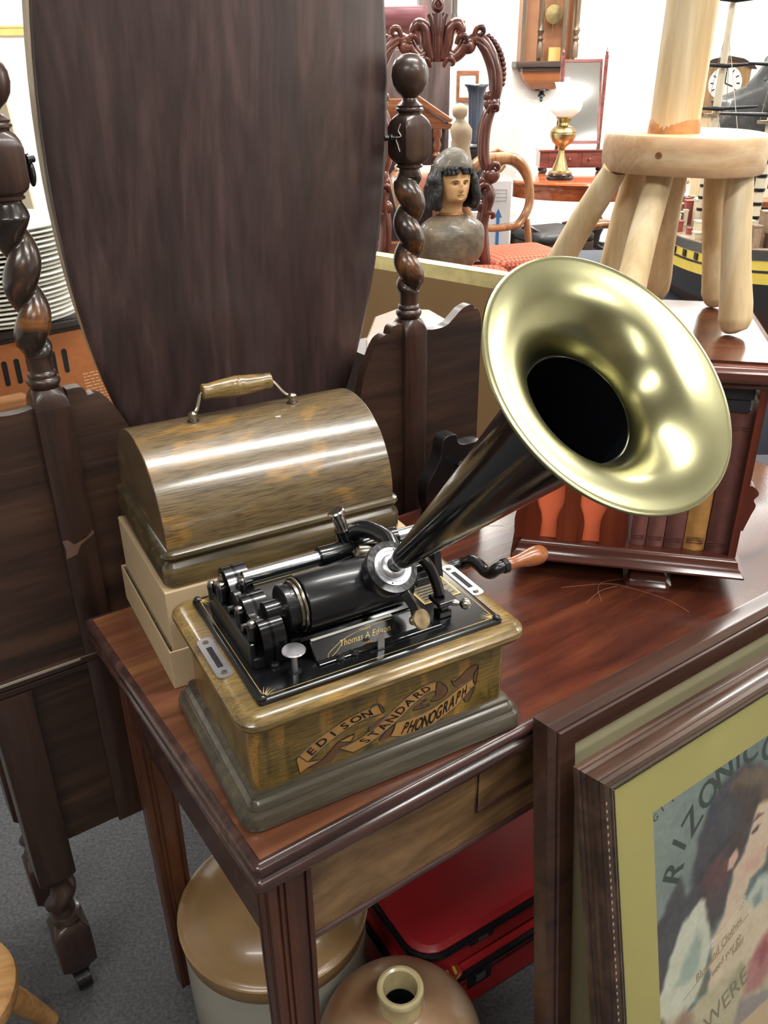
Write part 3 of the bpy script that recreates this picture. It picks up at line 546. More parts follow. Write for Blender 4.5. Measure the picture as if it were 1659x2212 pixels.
# ------------------------------------------------------------------ dressing table seen from behind, with its oval mirror
dt = thing('dressing_table', 'dark oak dressing table seen from behind with twist posts and tall oval mirror', 'dressing table', TO, TA)
Z0 = TZ
PC = {'l': (0.019, 1, 2.85), 'r': (0.600, -1, 3.4)}
PY = 0.572
for px, hand, turns in PC.values():
    T_ = Matrix.Translation((px, PY, 0))
    mb = MB(); hw = 0.0225
    mb.loft([rrect(-hw, hw, -hw, hw, 0.0015, z, 2) for z in (0.345, Z0+0.298)], M=T_)
    mb.loft([rrect(-hw+o, hw-o, -hw+o, hw-o, r, z, 4) for o, r, z in ((0, .0015, Z0+.298), (.0004, .004, Z0+.306), (.0015, .0085, Z0+.313), (.003, .0135, Z0+.319), (.0045, .0165, Z0+.3225))], M=T_)
    po = mb.build('post', M['dk_z'], dt, 35)
    mb = MB(); mb.lathe([(0.0165, Z0+.322), (0.0185, Z0+.325), (0.0205, Z0+.3285), (0.021, Z0+.332), (0.0195, Z0+.3355), (0.0175, Z0+.337), (0.018, Z0+.34), (0.0172, Z0+.343), (0.015, Z0+.345), (0.0148, Z0+.36), (0.0165, Z0+.3655)], 32, T_)
    mb.build('turned_base', M['dk_z'], po, 40)
    # rope twist
    mb = MB(); rings = []; n = 40; za, zb = Z0+.362, Z0+.548
    for i in range(121):
        t = i/120; z = za+(zb-za)*t
        a = hand*(2*PI*turns*t)+(0.6 if hand > 0 else 2.4)
        e = min(t/0.09, (1-t)/0.09, 1.0); off = 0.0080*e; r = 0.0196-0.0038*(1-e)
        rings.append([((.0152*(1-e)+e*(.0118+.0128*abs(math.cos((2*PI*j/n-a)/2))**.8))*math.cos(2*PI*j/n), (.0152*(1-e)+e*(.0118+.0128*abs(math.cos((2*PI*j/n-a)/2))**.8))*math.sin(2*PI*j/n), z) for j in range(n)])
    mb.loft(rings, True, T_); mb.build('twist_column', M['twist'], dt, 60)
    mb = MB(); mb.lathe([(0.0158, Z0+.538), (0.016, Z0+.546), (0.0155, Z0+.549), (0.020, Z0+.551), (0.0205, Z0+.5535), (0.0185, Z0+.5555), (0.021, Z0+.557)], 32, T_); cp = mb.build('collar', M['dk_z'], dt, 40)
    hb = 0.0235
    mb = MB(); mb.loft([rrect(-hb+o, hb-o, -hb+o, hb-o, r, z, 4) for o, r, z in ((.006, .017, Z0+.5555), (.003, .0135, Z0+.558), (.001, .007, Z0+.563), (0, .0015, Z0+.570), (0, .0015, Z0+.606), (.001, .007, Z0+.614), (.003, .0135, Z0+.62), (.0065, .0168, Z0+.6245))], M=T_)
    mb.build('pivot_block', M['dk_z'], dt, 35)
    mb = MB(); mb.lathe([(0.0168, Z0+.6235), (0.0175, Z0+.626), (0.0205, Z0+.628), (0.0205, Z0+.6305), (0.0185, Z0+.6325), (0.0195, Z0+.635), (0.0165, Z0+.6375), (0.0115, Z0+.641), (0.0105, Z0+.6445), (0.0125, Z0+.647), (0.0195, Z0+.653), (0.0250, Z0+.662), (0.0272, Z0+.673), (0.0262, Z0+.684), (0.0215, Z0+.694), (0.0125, Z0+.7005), (0.0004, Z0+.7025)], 36, T_)
    mb.build('ball_finial', M['dk_z'], dt, 40)
# oval mirror, dark back towards the camera
MC = Matrix.Translation((0.3295, 0.598, Z0+0.585)) @ Matrix.Rotation(rad(5), 4, 'X')
def oval(a, b, y, n=96): return [(a*math.cos(2*PI*j/n), y, b*math.sin(2*PI*j/n)) for j in range(n)]
mb = MB(); mb.loft([oval(0.242, 0.572, 0.0), oval(0.2505, 0.5805, 0.006), oval(0.252, 0.582, 0.012)], M=MC); ob = mb.build('mirror_back', M['mirror_back'], dt, 40)
M['gesso'] = plain('pale_rim', C(196, 180, 156), 0.6, 0, 0, 0.08, 30)
mb = MB(); mb.loft([oval(0.251, 0.578, 0.012), oval(0.2535, 0.580, 0.013), oval(0.2545, 0.581, 0.026), oval(0.251, 0.577, 0.030)], M=MC @ Matrix.Translation((0, 0, 0.012))); mb.build('mirror_rim', M['gesso'], ob, 40)
M['mirror'] = plain('mirror_glass', C(230, 232, 232), 0.03, 1.0)
mb = MB(); mb.loft([oval(0.242, 0.565, 0.0301), oval(0.242, 0.565, 0.0312)], M=MC); mb.build('mirror_glass', M['mirror'], ob, 0)
for px, s in ((0.019, 1), (0.600, -1)):
    mb = MB(); x0 = px+s*0.0235
    mb.lathe([(0.0035, 0.0), (0.0035, 0.006), (0.0065, 0.007), (0.007, 0.010), (0.004, 0.012), (0.004, 0.018)], 16, align((s, 0.35, 0), (x0-s*0.001, PY+0.002, Z0+.592)))
    mb.build('pivot_screw', M['iron'], dt, 40)
    if s > 0:
        mb = MB(); mb.sphere((x0+s*0.012, PY+0.014, Z0+0.576), 0.009, 16, 10, (0.55, 0.8, 1.7)); mb.build('pivot_wing', M['iron'], dt)
mb = MB(); mb.tube(spline([(0.5762, 0.562, Z0+0.611), (0.5755, 0.566, Z0+0.602), (0.5758, 0.560, Z0+0.595), (0.5755, 0.572, Z0+0.592), (0.5757, 0.568, Z0+0.583), (0.5758, 0.563, Z0+0.574)], 5), 0.0007, 5); mb.build('white_thread', M['white'], dt)
# fancy paper tag end (broken key) on right block
# gallery panels
YA, YB = 0.558, 0.576
cen = [(0.0415, 0.318), (0.058, 0.318), (0.064, 0.314), (0.067, 0.305), (0.075, 0.306), (0.09, 0.298), (0.105, 0.272), (0.12, 0.235), (0.135, 0.16), (0.16, 0.07), (0.21, 0.02), (0.31, 0.005)]
cen = cen+[(0.619-x, z) for x, z in cen[::-1][1:]]
poly = [(0.0415, -0.08)]+spl2(cen[:4], 3)+spl2(cen[4:-4], 3)+spl2(cen[-4:], 3)+[(0.5775, -0.08)]
mb = MB(); mb.prism([(x, Z0+z) for x, z in poly], YA, YB, 'y'); mb.build('centre_splash', M['dk_x'], dt, 40)
def wing(x0, s):
    p = [(0, 0.302), (0.02, 0.299), (0.045, 0.301), (0.062, 0.312), (0.078, 0.324), (0.095, 0.329), (0.104, 0.326), (0.106, 0.321), (0.112, 0.3195), (0.118, 0.312), (0.122, 0.30), (0.123, 0.28), (0.123, -0.08), (0, -0.08)]
    return [(x0+s*a, Z0+b) for a, b in spl2(p[:7], 3)+spl2(p[7:11], 3)+p[11:]]
mb = MB(); mb.prism(wing(0.622, 1), YA, YB, 'y'); mb.build('wing_panel', M['dk_x'], dt, 40)
mb = MB(); mb.prism([(x, z) for x, z in wing(-0.003, -1)], YA, YB, 'y'); mb.build('wing_panel', M['dk_x'], dt, 40)
# pedestal tops behind the gallery, carcase, rail, legs
M['dt_top'] = wood('polished_oak_top', C(110, 74, 48), C(148, 104, 70), C(172, 128, 92), 'x', 5, 10, 0.22, 0.35, 0.05)
for pts in ([(0.535, 0.60), (0.60, 0.70), (0.70, 0.82), (0.77, 0.845), (0.82, 0.80), (0.79, 0.68), (0.74, 0.582), (0.54, 0.582)], [(-0.16, 0.582), (0.06, 0.582), (0.03, 0.772), (-0.16, 0.772)]):
    mb = MB(); mb.prism(pts, Z0+0.238, Z0+0.258, 'z'); mb.build('pedestal_top', M['dt_top'], dt, 0, 0.004)
for (x0, x1) in ((-0.135, 0.04), (0.58, 0.74)):
    mb = MB(); mb.box(x0, x1, 0.58, 0.765, Z0-0.08, Z0+0.238); mb.build('pedestal', M['dk_x'], dt, 0)
mb = MB(); mb.box(-0.15, 0.77, 0.548, 0.60, Z0-0.092, Z0-0.08); mb.box(-0.15, 0.77, 0.55, 0.557, Z0-0.105, Z0-0.094); mb.build('rail', M['dk_x'], dt, 0, 0.002)
mb = MB(); mb.box(-0.15, -0.012, 0.5468, 0.5482, Z0-0.083, Z0-0.0795); mb.build('worn_or_glint_edge', plain('edge_glint_grey', C(150, 140, 126), 0.5), dt, 0)  # pale strip paints the highlight along the rail's top front edge
mb = MB(); mb.box(-0.084, 0.704, 0.56, 0.575, 0.345, Z0-0.105); mb.build('back_panel', M['dk_x'], dt, 0)
mb = MB(); mb.box(-0.14, 0.76, 0.60, 0.77, Z0-0.12, Z0-0.081); mb.build('carcase_top', M['dk_x'], dt, 0)
for (x, y) in ((-0.115, 0.575), (0.735, 0.575), (-0.115, 0.74), (0.735, 0.74)):
    T_ = Matrix.Translation((x, y, 0)); h = 0.029
    mb = MB(); mb.loft([rrect(-h+o, h-o, -h+o, h-o, r, z, 4) for o, r, z in ((.008, .02, .268), (.003, .012, .274), (0, .002, .286), (0, .002, Z0-.106))], M=T_)
    lg = mb.build('leg', M['dk_z'], dt, 35)
    mb = MB(); rings = []; n = 24
    for i in range(33):
        t = i/32; z = 0.185+(0.27-0.185)*t; a = 2*PI*1.25*t+1.0; e = min(t/.15, (1-t)/.15, 1); off = 0.0075*e; r = 0.0205-0.003*(1-e)
        rings.append([(off*math.cos(a)+r*math.cos(2*PI*j/n), off*math.sin(a)+r*math.sin(2*PI*j/n), z) for j in range(n)])
    mb.loft(rings, True, T_); mb.build('leg_twist', M['dk_z'], lg, 60)
    mb = MB(); mb.lathe([(0.019, .164), (0.024, .168), (0.0265, .173), (0.024, .178), (0.022, .181), (0.024, .184), (0.018, .187)], 28, T_); mb.build('leg_ring', M['dk_z'], lg, 40)
    mb = MB(); mb.loft([rrect(-h+o, h-o, -h+o, h-o, r, z, 4) for o, r, z in ((.01, .018, .048), (.004, .012, .058), (0, .002, .07), (0, .002, .15), (.004, .012, .16), (.008, .02, .166))], M=T_); mb.build('leg_block', M['dk_z'], lg, 35)
    mb = MB(); mb.lathe([(0.014, .034), (0.019, .038), (0.019, .05)], 20, T_); mb.tube([(-0.012, -0.01, 0.0205), (0.012, -0.01, 0.0205)], 0.0205, 22, T_); mb.tube([(-0.01, -0.004, 0.02), (-0.01, 0, 0.038)], 0.004, 8, T_); mb.tube([(0.01, -0.004, 0.02), (0.01, 0, 0.038)], 0.004, 8, T_)
    mb.build('castor', M['iron'], lg, 40)
# cobweb-like thread and small white scar on the back
M['scar'] = plain('bare_wood_scar', C(110, 82, 68), 0.7)
for (pts, w) in (([(0.0035, 0.552), (0.02, 0.5495), (0.036, 0.552)], .0016),):
    mb = MB(); mb.add([(-0.003, 0.5492, Z0+.112), (0.004, 0.5492, Z0+.112), (0.012, 0.5492, Z0+.102), (0.03, 0.5492, Z0+.108), (0.04, 0.5492, Z0+.117), (0.041, 0.5492, Z0+.111), (0.02, 0.5492, Z0+.099), (0.013, 0.5492, Z0+.086), (-0.002, 0.5492, Z0+.083), (-0.0005, 0.5492, Z0+.098)], [tuple(range(10))]); mb.build('scar', M['scar'], dt, 0)
# black bracket standing at the back of the table behind the horn
bk = thing('shaped_bracket', 'small black shaped wooden bracket with a knob behind the black horn', 'bracket', (0, 0, 0), 0)
bk.location = TO+Vector((0, 0, TZ)); bk.rotation_euler = (0, 0, rad(TA))
bo = spl2([(0.585, 0.0), (0.576, 0.03), (0.578, 0.06), (0.593, 0.082), (0.605, 0.105), (0.607, 0.125), (0.614, 0.137), (0.636, 0.137), (0.641, 0.122), (0.655, 0.115), (0.685, 0.113), (0.70, 0.10), (0.702, 0.0)], 4)
mb = MB(); mb.prism(bo, 0.485, 0.512, 'y'); mb.build('board', plain('ebonised_wood', C(26, 24, 26), 0.4, 0, 0.2), bk, 40, 0.001)
mb = MB(); mb.lathe([(0.004, 0), (0.0045, 0.008), (0.009, 0.012), (0.010, 0.017), (0.006, 0.022), (0.0005, 0.0235)], 18, align((0, -1, 0.1), (0.638, 0.485, 0.083))); mb.build('knob', M['iron'], bk)

# ------------------------------------------------------------------ picture frames leaning on the table
def leaning(name, label, cat, P0, lean, H):
    """P0: top-left front corner in table coordinates; returns the root at the bottom edge, local x along the top edge, y into the picture, z up"""
    ca, sa = math.cos(rad(TA)), math.sin(rad(TA)); l = rad(lean)
    p = Vector((TO.x+P0[0]*ca-P0[1]*sa, TO.y+P0[0]*sa+P0[1]*ca, P0[2]))
    U = Vector((ca, sa, 0)); Wd = Vector((-sa, ca, 0)); V = Vector((0, 0, 1))*math.cos(l)+Wd*math.sin(l); Y = V.cross(U)
    L = p.z/math.cos(l) if H is None else H
    o = p-V*L
    Mx = Matrix(((U.x, Y.x, V.x, o.x), (U.y, Y.y, V.y, o.y), (U.z, Y.z, V.z, o.z), (0, 0, 0, 1)))
    return thing(name, label, cat, mat=Mx), L
def frame(root, W, H, prof, mats, names=('rail', 'stile')):
    """mitred frame; prof: list of (inset, y) front section from outer back edge to inner back edge"""
    def ring(x0, x1, z0, z1): return
    n = len(prof)
    sides = [((0, 0), (1, 0)), ((1, 0), (1, 1)), ((1, 1), (0, 1)), ((0, 1), (0, 0))]
    for k, (a, b) in enumerate(sides):
        mb = MB(); rings = []
        for c in (a, b):
            rings.append([((d if c[0] == 0 else W-d), y, (d if c[1] == 0 else H-d)) for d, y in prof])
        mb.loft(rings, True); mb.build('rail' if k % 2 == 0 else 'stile', mats, root, 35)
f1, H1 = leaning('large_picture_frame', 'large brown wooden picture frame with plain mount leaning on the table front', 'picture frame', (0.357, -0.034, TZ+0.016), 6.1, None)
p1 = [(0, 0.030), (0, 0.010), (0.001, 0.007), (0.008, 0.003), (0.0105, 0.0025), (0.0115, 0.0045), (0.0128, 0.0045), (0.014, 0.0015), (0.0155, 0.0005), (0.0165, 0.002), (0.042, 0.003), (0.044, 0.006), (0.044, 0.015), (0.04, 0.030)]
M['fr1'] = wood('brown_frame', C(56, 36, 30), C(74, 48, 38), C(90, 60, 46), 'x', 5, 14, 0.3, 0.2, 0.06)
frame(f1, 0.80, H1, p1, M['fr1'])
M['mount'] = plain('cream_mount', C(168, 160, 128), 0.55, 0, 0.5, 0.05, 4)
mb = MB(); mb.box(0.04, 0.76, 0.012, 0.017, 0.04, H1-0.04); mb.build('mount', M['mount'], f1, 0)
mb = MB(); mb.box(0.0405, 0.7595, 0.018, 0.029, 0.0405, H1-0.0405); mb.build('backboard', M['card'], f1, 0)

f2, H2 = leaning('poster_frame', 'ridged wooden frame with glazed lady poster leaning in front of the larger frame', 'picture frame', (0.371, -0.1, TZ-0.02), 11.8, None)
p2 = [(0, 0.042), (0, 0.036), (0.002, 0.034), (0.001, 0.030), (0.003, 0.026), (0.0015, 0.022), (0.002, 0.012), (0.004, 0.008), (0.003, 0.005), (0.006, 0.001), (0.011, 0.0), (0.014, 0.002), (0.016, 0.006), (0.019, 0.006), (0.021, 0.004), (0.024, 0.006), (0.025, 0.009), (0.028, 0.009), (0.031, 0.012), (0.031, 0.022), (0.028, 0.042)]
M['fr2'] = wood('carved_frame', C(50, 36, 28), C(70, 50, 39), C(92, 70, 58), 'x', 6, 9, 0.3, 0.35, 0.06)
frame(f2, 0.74, H2, p2, M['fr2'])
M['bead'] = plain('dark_bead', C(52, 42, 36), 0.35, 0, 0.3)
mb = MB()
for i in range(150):
    z = H2-0.032-i*0.0032; mb.sphere((0.0295, 0.0095, z), 0.0014, 6, 4)
    if i < 110: mb.sphere((0.032+i*0.0032, 0.0095, H2-0.0295), 0.0014, 6, 4)
bd = mb.build('bead_moulding', M['bead'], f2); bd['kind'] = 'stuff'
M['notch'] = plain('pale_notch', C(150, 132, 104), 0.6)
mb = MB()
for i in range(46): mb.box(0.0065, 0.0085, 0.0004, 0.0016, H2-0.03-i*0.0105-0.004, H2-0.03-i*0.0105)
mb.build('notches', M['notch'], f2, 0)['kind'] = 'stuff'
M['olive'] = plain('olive_mount', C(160, 152, 88), 0.6, 0, 0, 0.05, 5)
mb = MB(); x0, x1, z0, z1, iw, ih = 0.0285, 0.7115, 0.0285, H2-0.0285, 0.1015, H2-0.102
mb.loft([[(x0, .016, z0), (x1, .016, z0), (x1, .016, z1), (x0, .016, z1)], [(iw, .016, 0.08), (0.66, .016, 0.08), (0.66, .016, ih), (iw, .016, ih)]], False); mb.build('olive_mount', M['olive'], f2, 0)
# the printed poster: a grid of flat print colours
NU, NV = 190, 300
u0, u1, v0, v1 = 0.095, 0.43, -0.565, -0.09
uu = np.linspace(u0, u1, NU)*1000; vv = np.linspace(v0, v1, NV)*1000
GU, GV = np.meshgrid((uu-16.5)/1.03, (vv+18)/1.026)
def sd(poly):
    P = np.array(poly, float); d = np.full(GU.shape, 1e9); ins = np.zeros(GU.shape, bool); n = len(P)
    for i in range(n):
        a, b = P[i], P[(i+1) % n]; ex, ey = b-a; wx, wy = GU-a[0], GV-a[1]
        t = np.clip((wx*ex+wy*ey)/(ex*ex+ey*ey+1e-9), 0, 1); d = np.minimum(d, np.hypot(wx-t*ex, wy-t*ey))
        c = ((a[1] > GV) != (b[1] > GV)) & (GU < (b[0]-a[0])*(GV-a[1])/((b[1]-a[1]) or 1e-9)+a[0]); ins ^= c
    return np.where(ins, -d, d)
rng = np.random.RandomState(3)
def noise(sx, sy, amp):
    g = rng.rand(sy+2, sx+2); yi = np.linspace(0, sy, NV); xi = np.linspace(0, sx, NU); y0 = yi.astype(int); x0_ = xi.astype(int); fy = (yi-y0)[:, None]; fx = (xi-x0_)[None, :]
    q = lambda a, b: g[np.ix_(y0+a, x0_+b)]
    return ((q(0, 0)*(1-fx)+q(0, 1)*fx)*(1-fy)+(q(1, 0)*(1-fx)+q(1, 1)*fx)*fy-0.5)*amp
img = np.zeros(GU.shape+(3,)); img[:] = (132, 146, 136)
img += ((GU-76)/230*-28)[..., None]*np.array([1, .7, .6])+((GV+240)/170*8)[..., None]
wob = noise(24, 34, 9)
def paint(poly, col, soft=4.0, w=1.0, rough=1.0):
    global img
    s = sd(poly)+wob*rough; a = np.clip(0.5-s/(2*soft), 0, 1)[..., None]*w
    img = img*(1-a)+np.array(col, float)*a
G = paint
G([(60, -258), (84, -252), (128, -205), (150, -260), (170, -330), (60, -420)], (78, 78, 80), 5)
G([(140, -255), (150, -215), (165, -170), (185, -132), (212, -108), (240, -100), (275, -104), (310, -125), (330, -200), (300, -240), (262, -240), (232, -270), (214, -312), (180, -320), (150, -300)], (76, 72, 78), 6)
G([(196, -100), (203, -160), (192, -160), (186, -112)], (52, 74, 92), 3, .6)
G([(160, -235), (200, -215), (250, -196), (250, -190), (205, -205), (165, -222)], (46, 44, 50), 4, .7)
G([(230, -118), (262, -108), (310, -128), (330, -160), (320, -205), (285, -200), (268, -170)], (118, 96, 74), 6)
G([(244, -130), (300, -150), (290, -200), (262, -210), (250, -240), (225, -255), (215, -225), (250, -180)], (82, 64, 56), 6)
G([(176, -225), (205, -212), (232, -228), (230, -262), (205, -290), (180, -285), (170, -255)], (112, 66, 62), 7, .8)
G([(166, -250), (200, -262), (214, -300), (196, -325), (172, -310)], (84, 70, 66), 6, .9)
G([(292, -182), (318, -184), (335, -215), (332, -240), (318, -262), (308, -282), (294, -290), (272, -290), (262, -308), (250, -330), (262, -352), (330, -352), (330, -450), (180, -430), (190, -340), (215, -318), (228, -285), (236, -255), (262, -240), (276, -205)], (226, 196, 164), 4)
G([(258, -262), (292, -246), (304, -262), (288, -284), (262, -282)], (226, 172, 146), 8, .7)
G([(226, -232), (242, -226), (246, -240), (236, -252), (226, -248)], (224, 178, 150), 3)
G([(268, -206), (290, -196), (304, -200), (290, -203)], (112, 84, 70), 2, .9)
G([(276, -218), (290, -210), (300, -214), (290, -222)], (74, 60, 56), 2, .9)
G([(300, -262), (316, -256), (318, -264), (304, -268)], (186, 92, 84), 2, .9)
G([(330, -240), (326, -270), (306, -292), (320, -310), (345, -290)], (96, 88, 84), 6, .8)
G([(200, -352), (232, -340), (262, -322), (300, -318), (330, -330), (330, -440), (190, -440)], (228, 206, 168), 5)
for t in np.linspace(0, 1, 18):
    for k in (0, 7):
        cx, cy = 190+72*t, -345+30*t*t-k; G([(cx-2.2, cy-2.2), (cx+2.2, cy-2.2), (cx+2.2, cy+2.2), (cx-2.2, cy+2.2)], (240, 226, 190), 1.2, .9, 0.1)
G([(266, -318), (290, -300), (330, -312), (335, -350), (300, -352), (275, -342)], (196, 206, 188), 5)
G([(280, -328), (300, -318), (302, -342), (284, -344)], (130, 146, 136), 5, .8)
G([(164, -262), (178, -268), (180, -300), (186, -350), (170, -400), (150, -420), (70, -440), (74, -380), (100, -330), (120, -292), (140, -272)], (216, 218, 190), 4)
G([(160, -300), (168, -330), (156, -372), (140, -376), (118, -366), (128, -346), (146, -322)], (158, 182, 164), 6, .85)
G([(60, -400), (90, -405), (130, -430), (170, -425), (220, -420), (320, -440), (400, -560), (60, -560)], (206, 192, 150), 6)
G([(60, -408), (84, -402), (100, -440), (80, -560), (60, -560)], (100, 92, 84), 5, .9)
G([(84, -445), (130, -420), (150, -450), (120, -520), (84, -540)], (170, 132, 104), 8, .9)
G([(226, -440), (252, -425), (262, -450), (240, -470), (224, -460)], (160, 160, 120), 6, .7)
G([(262, -450), (290, -415), (335, -400), (345, -470), (300, -500), (262, -490)], (196, 118, 112), 8, .9)
G([(285, -430), (312, -414), (322, -440), (298, -458)], (168, 72, 78), 7, .8)
G([(250, -488), (330, -520), (420, -480), (420, -560), (220, -560)], (150, 140, 140), 6, .8)
img += (noise(60, 90, 14)+noise(20, 30, 12))[..., None]
img = img.mean(2, keepdims=True)*0.2+img*0.8; img = np.clip(img*0.90-4, 0, 255)/255; limg = np.where(img <= 0.04045, img/12.92, ((img+0.055)/1.055)**2.4)
mb = MB(); mb.v = [(u*0.001, 0.0165, H2+v*0.001) for v in vv for u in uu]
mb.f = [(j*NU+i, j*NU+i+1, (j+1)*NU+i+1, (j+1)*NU+i) for j in range(NV-1) for i in range(NU-1)]
me = bpy.data.meshes.new('poster_print'); me.from_pydata(mb.v, [], mb.f)
ca_ = me.color_attributes.new('Col', 'FLOAT_COLOR', 'POINT')
ca_.data.foreach_set('color', np.concatenate([limg.reshape(-1, 3), np.ones((NU*NV, 1))], 1).astype(np.float32).ravel())
M['print'] = vcol('poster_ink', 0.6); me.materials.append(M['print'])
pp = bpy.data.objects.new('poster_print', me); COL.objects.link(pp); pp.parent = f2
def FM(u, v, ang, y=0.0162):
    u = u*1.03+16.5; v = v*1.026-18
    c, s = math.cos(rad(ang)), math.sin(rad(ang))
    return Matrix(((c, -s, 0, u*.001), (0, 0, -1, y), (s, c, 0, H2+v*.001), (0, 0, 0, 1)))
M['pink'] = plain('print_green_black', C(46, 60, 50), 0.6)
mb = MB()
for ch, u, v, a, s in (('A', 88, -232, 74, .036), ('R', 114, -190, 60, .044), ('I', 127, -154, 52, .040), ('Z', 152, -133, 40, .044), ('O', 184, -108, 32, .044), ('N', 217, -92, 16, .044), ('I', 245, -85, 8, .04), ('C', 272, -86, 2, .044), ('C', 314, -100, -4, .048)):
    if ch != 'A': put_text(mb, ch, FM(u, v, a), s*1.22, 0.1, 0.95, 0.025, 0, -0.36)
for ch, u, v, a in (('G', 89, -96, 30), ('I', 102, -90, 34), ('T', 120, -86, 36)): put_text(mb, ch, FM(u, v, a), .014, 0.1, 1, .02)
mb.build('poster_title', M['pink'], pp, 0)
M['brown_ink'] = plain('print_brown', C(142, 120, 84), 0.6)
mb = MB()
for word, u, v, a, s in (('Blue and Clothes', 205, -372, 22, .02), ('when need you go', 205, -398, 22, .018), ('happy', 246, -392, 24, .016)): put_text(mb, word, FM(u, v, a), s, 0.4, .8)
mb.tube([(0.15, 0.0162, H2-.43), (0.295, 0.0162, H2-.375)], 0.0005, 5); mb.build('poster_script', M['brown_ink'], pp, 0)
mb = MB(); put_text(mb, 'WERE', FM(222, -478, 18), .044, 0.1, .9); mb.build('poster_word', plain('print_olive', C(122, 118, 92), 0.6), pp, 0)
g_, gt_, gb_ = _mat('picture_glass')
for nd in list(gt_.nodes): 
    if nd.type == 'BSDF_PRINCIPLED': gt_.nodes.remove(nd)
tr = gt_.nodes.new('ShaderNodeBsdfTransparent'); gl = gt_.nodes.new('ShaderNodeBsdfGlossy'); gl.inputs['Roughness'].default_value = 0.02
mxs = gt_.nodes.new('ShaderNodeMixShader'); lw = gt_.nodes.new('ShaderNodeLayerWeight'); lw.inputs['Blend'].default_value = 0.5
pw = gt_.nodes.new('ShaderNodeMath'); pw.operation = 'POWER'; pw.inputs[1].default_value = 5.0; gt_.links.new(lw.outputs['Facing'], pw.inputs[0])
ma = gt_.nodes.new('ShaderNodeMath'); ma.operation = 'MULTIPLY_ADD'; ma.inputs[1].default_value = 0.5; ma.inputs[2].default_value = 0.03; gt_.links.new(pw.outputs[0], ma.inputs[0])
gt_.links.new(ma.outputs[0], mxs.inputs[0]); gt_.links.new(tr.outputs[0], mxs.inputs[1]); gt_.links.new(gl.outputs[0], mxs.inputs[2])
gt_.links.new(mxs.outputs[0], gt_.nodes['Material Output'].inputs[0]); M['glass'] = g_
mb = MB(); mb.box(0.0285, 0.7115, 0.0128, 0.0138, 0.0285, H2-0.0285); mb.build('glass_pane', M['glass'], f2, 0)
mb = MB(); mb.box(0.0285, 0.7115, 0.018, 0.04, 0.0285, H2-0.0285); mb.build('backboard', M['card'], f2, 0)
# ------------------------------------------------------------------ revolving bookcase on the table
BKA = -12.7
bc = thing('revolving_bookcase', 'small mahogany revolving bookcase with shaped slats standing on the table', 'bookcase', (0.509, 1.031, TZ), BKA)
mb = MB(); mould(mb, -0.330, 0.0, 0.0, 0.330, 0.002, [(-0.02, 0.034), (0, 0.034), (0, 0.037), (-0.004, 0.041), (-0.009, 0.047), (-0.0105, 0.055), (-0.013, 0.057), (-0.014, 0.060), (-0.02, 0.0605)], 2); mb.build('base_moulding', M['mahog'], bc, 35)
def foot(cx, cy):
    mb = MB(); mould(mb, cx-0.026, cx+0.026, cy-0.026, cy+0.026, 0.002, [(0.008, 0), (0.008, 0.004), (0.003, 0.008), (0.0, 0.012), (0.0, 0.018), (-0.005, 0.022), (-0.006, 0.03), (-0.002, 0.0345)], 2); mb.build('foot', M['mahog'], bc, 35)
foot(-0.128, 0.04); foot(-0.165, 0.29); foot(-0.29, 0.16); foot(-0.04, 0.16)
mb = MB(); mb.box(-0.19, -0.14, 0.14, 0.19, 0.06, 0.31); mb.build('centre_column', M['mahog_z'], bc, 0)
mb = MB(); mould(mb, -0.338, 0.0, 0.004, 0.345, 0.004, [(-0.03, 0.308), (-0.014, 0.309), (-0.012, 0.314), (-0.006, 0.320), (0.004, 0.322), (0.007, 0.327), (0.007, 0.335), (0.003, 0.3405), (-0.002, 0.3425), (-0.01, 0.343)], 3); mb.build('top_moulding', M['mahog'], bc, 35)
mb = MB(); mould(mb, -0.338, 0.0, 0.004, 0.345, 0.002, [(-0.009, 0.342), (-0.009, 0.347)], 2); mb.build('top', M['tabletop'], bc, 35)
def slat(mirror=False):
    h = [(0.0185, 0.0), (0.0195, 0.02), (0.0195, 0.034), (0.017, 0.046), (0.0125, 0.058), (0.0115, 0.072), (0.013, 0.10), (0.0175, 0.118), (0.0175, 0.124)]
    r = spl2(h, 3); r = r+[(x, 0.248-z) for x, z in r[::-1][1:]]
    return r
sr = slat(); M['slat'] = wood('red_slat', C(74, 26, 14), C(108, 44, 24), C(128, 60, 34), 'z', 6, 12, 0.3, 0.3, 0.06)
for cx in (-0.308, -0.247, -0.185):
    mb = MB(); mb.prism([(cx+x, 0.0605+z) for x, z in sr]+[(cx-x, 0.0605+z) for x, z in sr[::-1]], 0.016, 0.024, 'y'); mb.build('slat', M['slat'], bc, 40)
for cy in (0.19, 0.245, 0.30):
    mb = MB(); mb.prism([(cy+x, 0.0605+z) for x, z in sr]+[(cy-x, 0.0605+z) for x, z in sr[::-1]], -0.024, -0.016, 'x'); mb.build('slat', M['slat'], bc, 40)
for cy in (0.065, 0.13, 0.195):
    mb = MB(); mb.prism([(cy+x, 0.0605+z) for x, z in sr]+[(cy-x, 0.0605+z) for x, z in sr[::-1]], -0.324, -0.316, 'x'); mb.build('slat', M['slat'], bc, 40)
st = spl2([(0.018, 0.0605), (0.02, 0.10), (0.024, 0.12), (0.016, 0.125), (0.022, 0.135), (0.014, 0.145), (0.02, 0.17), (0.02, 0.309)], 4)
mb = MB(); mb.prism([(-0.005+0.0-x*0.0-0.004, z) for x, z in st][:0] or [(0.018, 0.0605), (0.050, 0.0605), (0.050, 0.309), (0.018, 0.309)], -0.024, -0.014, 'x'); sp = mb.build('side_stile', M['slat'], bc, 0)
